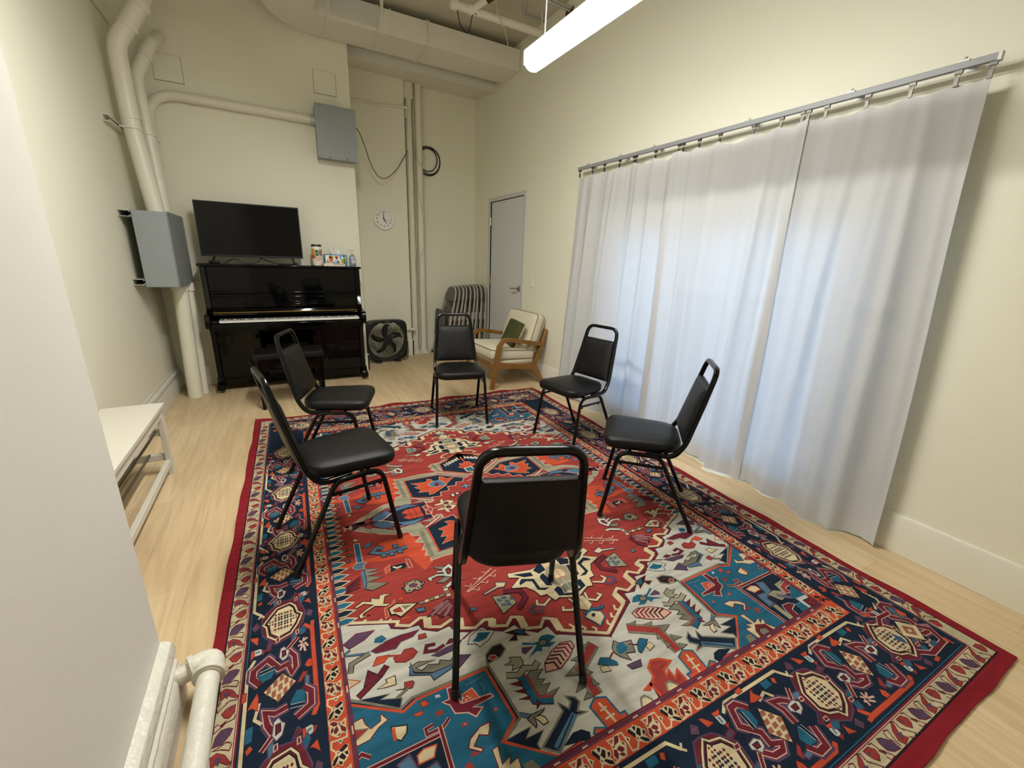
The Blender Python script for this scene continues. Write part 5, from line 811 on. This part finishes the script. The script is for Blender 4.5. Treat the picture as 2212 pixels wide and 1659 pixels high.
# ================================================================ RUG
RW, RL, RTH = 2.6244, 3.6112, math.radians(-1.3858)
ROX, ROY = -2.8827, -1.3639
PAL = {'r': '9a3c36', 'd': '6b2630', 'o': 'c25034', 'c': 'd0bf98', 'w': 'c2bfb2', 'g': '7c7867', 'n': '1b2839', 't': '27617a', 'b': '53728a', 'k': '2c2226', 'p': '5a435a', 'l': 'd2a592', 's': '98937a', 'e': '8c222c', 'y': '9a5f4c', 'u': 'c4b896', 'a': '2b2740'}
keys = list(PAL); rmats = []
for k in keys:
    m = bpy.data.materials.new('wool_' + PAL[k]); m.use_nodes = True; nt = m.node_tree; b = nt.nodes['Principled BSDF']; N = nt.nodes.new; LK = nt.links.new
    tc = N('ShaderNodeTexCoord'); mp = N('ShaderNodeMapping'); mp.inputs['Scale'].default_value = (1.2, 9, 1); LK(tc.outputs['Object'], mp.inputs[0])
    n1 = N('ShaderNodeTexNoise'); n1.inputs['Scale'].default_value = 3.2; n1.inputs['Detail'].default_value = 6; LK(mp.outputs[0], n1.inputs[0])
    n2 = N('ShaderNodeTexNoise'); n2.inputs['Scale'].default_value = 420; n2.inputs['Detail'].default_value = 2; LK(tc.outputs['Object'], n2.inputs[0])
    ad = N('ShaderNodeMath'); ad.operation = 'MULTIPLY_ADD'; ad.inputs[1].default_value = .45; LK(n2.outputs[0], ad.inputs[0]); LK(n1.outputs[0], ad.inputs[2])
    c = lin(PAL[k]); mx = N('ShaderNodeMix'); mx.data_type = 'RGBA'
    mx.inputs[6].default_value = tuple(x*.56 for x in c)+(1,); mx.inputs[7].default_value = tuple(min(1, x*.98) for x in c)+(1,)
    mr = N('ShaderNodeMapRange'); mr.inputs[1].default_value = .45; mr.inputs[2].default_value = 1.0; LK(ad.outputs[0], mr.inputs[0]); LK(mr.outputs[0], mx.inputs[0])
    LK(mx.outputs[2], b.inputs['Base Color']); b.inputs['Roughness'].default_value = .95; b.inputs['Specular IOR Level'].default_value = .12
    bp = N('ShaderNodeBump'); bp.inputs['Strength'].default_value = .35; bp.inputs['Distance'].default_value = .003; LK(n2.outputs[0], bp.inputs['Height']); LK(bp.outputs[0], b.inputs['Normal'])
    rmats.append(m)
KI = {k: i for i, k in enumerate(keys)}
RV, RF, RM = [], [], []
ZL = [.0070]
def raw(pts, faces, key):
    o = len(RV); RV.extend((p[0], -p[1], ZL[0]) for p in pts); RF.extend(tuple(o+i for i in f) for f in faces); RM.extend([KI[key]]*len(faces))
def area2(q): return sum(q[i-1][0]*q[i][1]-q[i][0]*q[i-1][1] for i in range(len(q)))
def fill(pts, key):
    tr = tessellate_polygon([[Vector((p[0], p[1], 0)) for p in pts]])
    fs = []
    for f in tr:
        a, b_, c = (pts[i] for i in f)
        s = (b_[0]-a[0])*(c[1]-a[1])-(b_[1]-a[1])*(c[0]-a[0])
        fs.append(tuple(f) if s < 0 else (f[0], f[2], f[1]))      # y is negated: keep normals up
    raw(pts, fs, key)
def ribbon(pts, w_, key, closed=False):
    n = len(pts); L_, R2 = [], []
    for i, p in enumerate(pts):
        a = pts[i-1] if (closed or i) else None; b_ = pts[(i+1) % n] if (closed or i < n-1) else None
        ds = []
        for u, v in ((a, p), (p, b_)):
            if u is None or v is None: continue
            dx, dy = v[0]-u[0], v[1]-u[1]; l = math.hypot(dx, dy) or 1e-9; ds.append((dx/l, dy/l))
        if len(ds) == 1: nx, ny, k = -ds[0][1], ds[0][0], 1
        else:
            nx, ny = -(ds[0][1]+ds[1][1]), ds[0][0]+ds[1][0]; l = math.hypot(nx, ny)
            if l < .3: nx, ny, k = -ds[0][1], ds[0][0], 1
            else: nx, ny = nx/l, ny/l; k = min(1.8, 1/max(.4, nx*-ds[0][1]+ny*ds[0][0]))
        h = w_/2*k; L_.append((p[0]+nx*h, p[1]+ny*h)); R2.append((p[0]-nx*h, p[1]-ny*h))
    pp = L_+R2; fs = []
    for i in range(n if closed else n-1):
        j = (i+1) % n; q = (i, j, n+j, n+i); s = area2([pp[t_] for t_ in q]); fs.append(q if s < 0 else q[::-1])
    raw(pp, fs, key)
DZL = .0000025
def item(it, fns):
    kind, key, ol, ow, wd, pts = it; st = DZL*.25 if len(fns) <= 4 else 0
    if kind == 'P':
        for f in fns:
            q = f(pts)
            if q: fill(q, key)
            ZL[0] += st
        ZL[0] += DZL
        if ol != '-':
            for f in fns:
                q = f(pts)
                if q: ribbon(q, ow, ol, True)
                ZL[0] += st
            ZL[0] += DZL
    else:
        cl = kind == 'C'
        if ol != '-':
            for f in fns:
                q = f(pts)
                if q: ribbon(q, wd+2*ow, ol, cl)
                ZL[0] += st
            ZL[0] += DZL
        for f in fns:
            q = f(pts)
            if q: ribbon(q, wd, key, cl)
            ZL[0] += st
        ZL[0] += DZL
def parse(line):
    out = []
    for s in line.split('|'):
        kd, key, ol, ow, wd, pts = s.split(';')
        out.append((kd, key, ol, float(ow)/1000, float(wd)/1000, [tuple(int(v)/1000 for v in p.split(',')) for p in pts.split()]))
    return out
FIELD, BORDER, GUARD, CREAMB = [parse(l) for l in RUGDATA.strip().split('\n')]
W2, L2 = RW/2, RL/2
flips = [(sx_, sy_) for sx_ in (1, -1) for sy_ in (1, -1)]
fill([(.38, .44), (RW-.38, .44), (RW-.38, RL-.44), (.38, RL-.44)], 'w'); ZL[0] += DZL
ff = [(lambda pts, a=a, b_=b_: [(W2+a*p[0], L2+b_*p[1]) for p in pts]) for a, b_ in flips]
n_base = 6                                                # after the red ground, its abrash and the zig-zag: the comb at both sides
ff2 = [ff[0], ff[3]]                                       # motifs that straddle the axis are only turned, not mirrored
for i, it in enumerate(FIELD):
    aa = [p[0] for p in it[5]]; bb = [p[1] for p in it[5]]
    if min(aa) < -.006: item(it, ff2)
    else: item(it, ff)
    if i == n_base:
        for k in range(-14, 15):
            b0 = k*.0425
            item(('P', 'n' if k % 2 else 't', 'u', .007, 0, [(.93, b0-.013), (.875, b0-.0165), (.84, b0), (.875, b0+.0165), (.93, b0+.013)]), [lambda pts: [(W2+p[0], L2+p[1]) for p in pts], lambda pts: [(W2-p[0], L2+p[1]) for p in pts]])
            ZL[0] -= 2*DZL
        ZL[0] += 2*DZL
def frame(a0, a1, c0, c1, key):
    """rectangular band; a = inset from the long sides, c = inset from the short ends"""
    o_ = [(a0, c0), (RW-a0, c0), (RW-a0, RL-c0), (a0, RL-c0)]; i_ = [(a1, c1), (RW-a1, c1), (RW-a1, RL-c1), (a1, RL-c1)]
    for k in range(4): fill([o_[k], o_[(k+1) % 4], i_[(k+1) % 4], i_[k]], key)
    ZL[0] += DZL
frame(.394, .412, .450, .474, 'd'); frame(.400, .4035, .457, .461, 'p'); frame(.406, .409, .466, .469, 'p')
for k in range(60):                                        # broken dashes in the stripe
    b0 = -1.3+k*.045
    if k % 3 == 0: item(('L', 'l', '-', 0, .005, [(.906, b0), (.906, b0+.025)]), [lambda pts: [(W2+p[0], L2+p[1]) for p in pts], lambda pts: [(W2-p[0], L2+p[1]) for p in pts]]); ZL[0] -= DZL
    a0 = -.9+k*.032
    if k % 3 == 0 and a0 < .88: item(('L', 'l', '-', 0, .005, [(a0, 1.344), (a0+.02, 1.344)]), [lambda pts: [(W2+p[0], L2+p[1]) for p in pts], lambda pts: [(W2+p[0], L2-p[1]) for p in pts]]); ZL[0] -= DZL
ZL[0] += DZL
frame(.336, .398, .380, .455, 'o'); frame(.332, .342, .376, .386, 'n'); frame(.106, .338, .106, .382, 'n'); frame(.114, .117, .114, .117, 't')
frame(.098, .110, .098, .110, 'd'); frame(.102, .1045, .102, .1045, 'l'); frame(.044, .100, .044, .100, 'u'); frame(.041, .0465, .041, .0465, 'k')
# main border units, mirrored about the middle of every side
def side_maps(half_s, per_s, base_s, cy_s, sy_s, half_f, per_f, base_f, cy_f):
    out = []
    for sgn in (1, -1):
        for k in range(-1, 2):
            if k not in (0, 1) and sgn < 0: continue
            c = {-1: .02}.get(k, base_f+k*per_f)*sgn; kx = per_f/.477
            for end in (1, -1):                            # short ends
                def f(pts, c=c, kx=kx, end=end):
                    q = [(c+p[0]*kx, cy_f-p[1]) for p in pts]
                    if max(u for u, v in q) > half_f or min(u for u, v in q) < -half_f: return None
                    return [(W2+u, (RL-v) if end > 0 else v) for u, v in q]
                out.append(f)
            c = {-1: -.02}.get(k, base_s+k*per_s)*sgn; kx = per_s/.477 if k >= 0 else 1.05
            for end in (1, -1):                            # long sides, pattern turned inside out
                def g(pts, c=c, kx=kx, end=end):
                    q = [(c+p[0]*kx, cy_s+p[1]*sy_s) for p in pts]
                    if max(u for u, v in q) > half_s or min(u for u, v in q) < -half_s: return None
                    return [((RW-v) if end > 0 else v, L2+u) for u, v in q]
                out.append(g)
    return out
bf = side_maps(L2-.33, .575, .495, .223, .84, W2-.112, .477, .498, .246)
for it in BORDER: item(it, bf)
for sx_ in (1, -1):                                        # corner blocks of the main border
    for sy_ in (1, -1):
        cx_, cy_ = W2+sx_*(W2-.225), L2+sy_*(L2-.235)
        mv = [lambda pts, cx_=cx_, cy_=cy_, sx_=sx_, sy_=sy_: [(cx_+sx_*p[0], cy_+sy_*p[1]) for p in pts]]
        for it in (('L', 'd', 'l', .003, .016, [(-.09, .06), (-.05, .085), (.06, .08), (.085, .03), (.05, .0)]), ('L', 'd', 'l', .003, .014, [(-.085, -.06), (-.04, -.085), (.03, -.08)]),
                   ('P', 'c', 'k', .003, 0, [(-.055, 0), (0, -.05), (.055, 0), (0, .05)]), ('P', 'y', '-', 0, 0, [(-.028, 0), (0, -.026), (.028, 0), (0, .026)]), ('P', 'c', '-', 0, 0, [(-.009, 0), (0, -.009), (.009, 0), (0, .009)]),
                   ('P', 't', 'p', .003, 0, [(-.1, .0), (-.085, -.02), (-.07, 0), (-.085, .025)]), ('P', 'o', 'd', .002, 0, [(.06, -.06), (.085, -.085), (.09, -.045), (.07, -.035)]), ('P', 't', 'p', .003, 0, [(.0, .058), (.03, .062), (.025, .076), (-.01, .074)])):
            item(it, mv)
def run(period, half_f, half_s, cen_f, cen_s, mean, ky=1.0, kf=1.0):
    out = []
    nf, ns = int(half_f*2/period)+1, int(half_s*2/period)+1
    for end in (1, -1):
        for k in range(nf):
            x0 = -half_f+k*period
            def f(pts, x0=x0, end=end):
                q = [(x0+p[0]-mean[0], cen_f-(p[1]-mean[1])*kf) for p in pts]
                if max(u for u, v in q) > half_f or min(u for u, v in q) < -half_f: return None
                return [(W2+u, (RL-v) if end > 0 else v) for u, v in q]
            out.append(f)
        for k in range(ns):
            x0 = -half_s+k*period
            def g(pts, x0=x0, end=end):
                q = [(x0+p[0]-mean[0], cen_s-(p[1]-mean[1])*ky) for p in pts]
                if max(u for u, v in q) > half_s or min(u for u, v in q) < -half_s: return None
                return [((RW-v) if end > 0 else v, L2+u) for u, v in q]
            out.append(g)
    return out
gf = run(.133, W2-.345, L2-.455, .418, .368, (-.02, 0), 1.0, 1.25)
for it in GUARD: item(it, gf)
cf = run(.2015, W2-.05, L2-.1, .073, .073, (-.08, .008))
for it in CREAMB: item(it, cf)
top_z = ZL[0]
# pile slab with a wavy crimson edge
outer, inner, low = [], [], []
def edge_pts():
    seq = []
    for k in range(48): seq.append((RW*k/48, 0, 0, -1))
    for k in range(64): seq.append((RW, RL*k/64, 1, 0))
    for k in range(48): seq.append((RW*(1-k/48), RL, 0, 1))
    for k in range(64): seq.append((0, RL*(1-k/64), -1, 0))
    return seq
for s, t_, nx, ny in edge_pts():
    amp = .007 if ny == -1 else (.006 if nx == 1 else .003)
    wv = amp*math.sin(2*PI*(s/.55+t_/.62)+.6)+amp*.5*math.sin(2*PI*(s/.23+t_/.31)+2)
    ex = s+nx*wv; ey = t_+ny*wv
    lift = .004+max(0, (.012 if ny == -1 else .003)*math.sin(2*PI*(s/.55+t_/.8)+1.5))
    cs, ct = min(max(s, .046), RW-.046), min(max(t_, .046), RL-.046)
    outer.append((ex, -ey, lift+.004)); low.append((ex, -ey, min(lift, .0005))); inner.append((cs, -ct, .0088))
o = len(RV); m = len(outer); RV += outer+inner+low
for k in range(m):
    j = (k+1) % m; RF.append((o+k, o+m+k, o+m+j, o+j)); RF.append((o+2*m+k, o+k, o+j, o+2*m+j)); RM += [KI['e'], KI['e']]
me = bpy.data.meshes.new('rug'); me.from_pydata(RV, [], RF); 
for x in rmats: me.materials.append(x)
me.polygons.foreach_set('material_index', RM); me.update()
rug = bpy.data.objects.new('area_rug', me); col.objects.link(rug); rug.location = (ROX, ROY, 0); rug.rotation_euler = (0, 0, RTH)
tag(rug, 'large red and navy Persian style rug with medallion under the circle of chairs', 'rug')
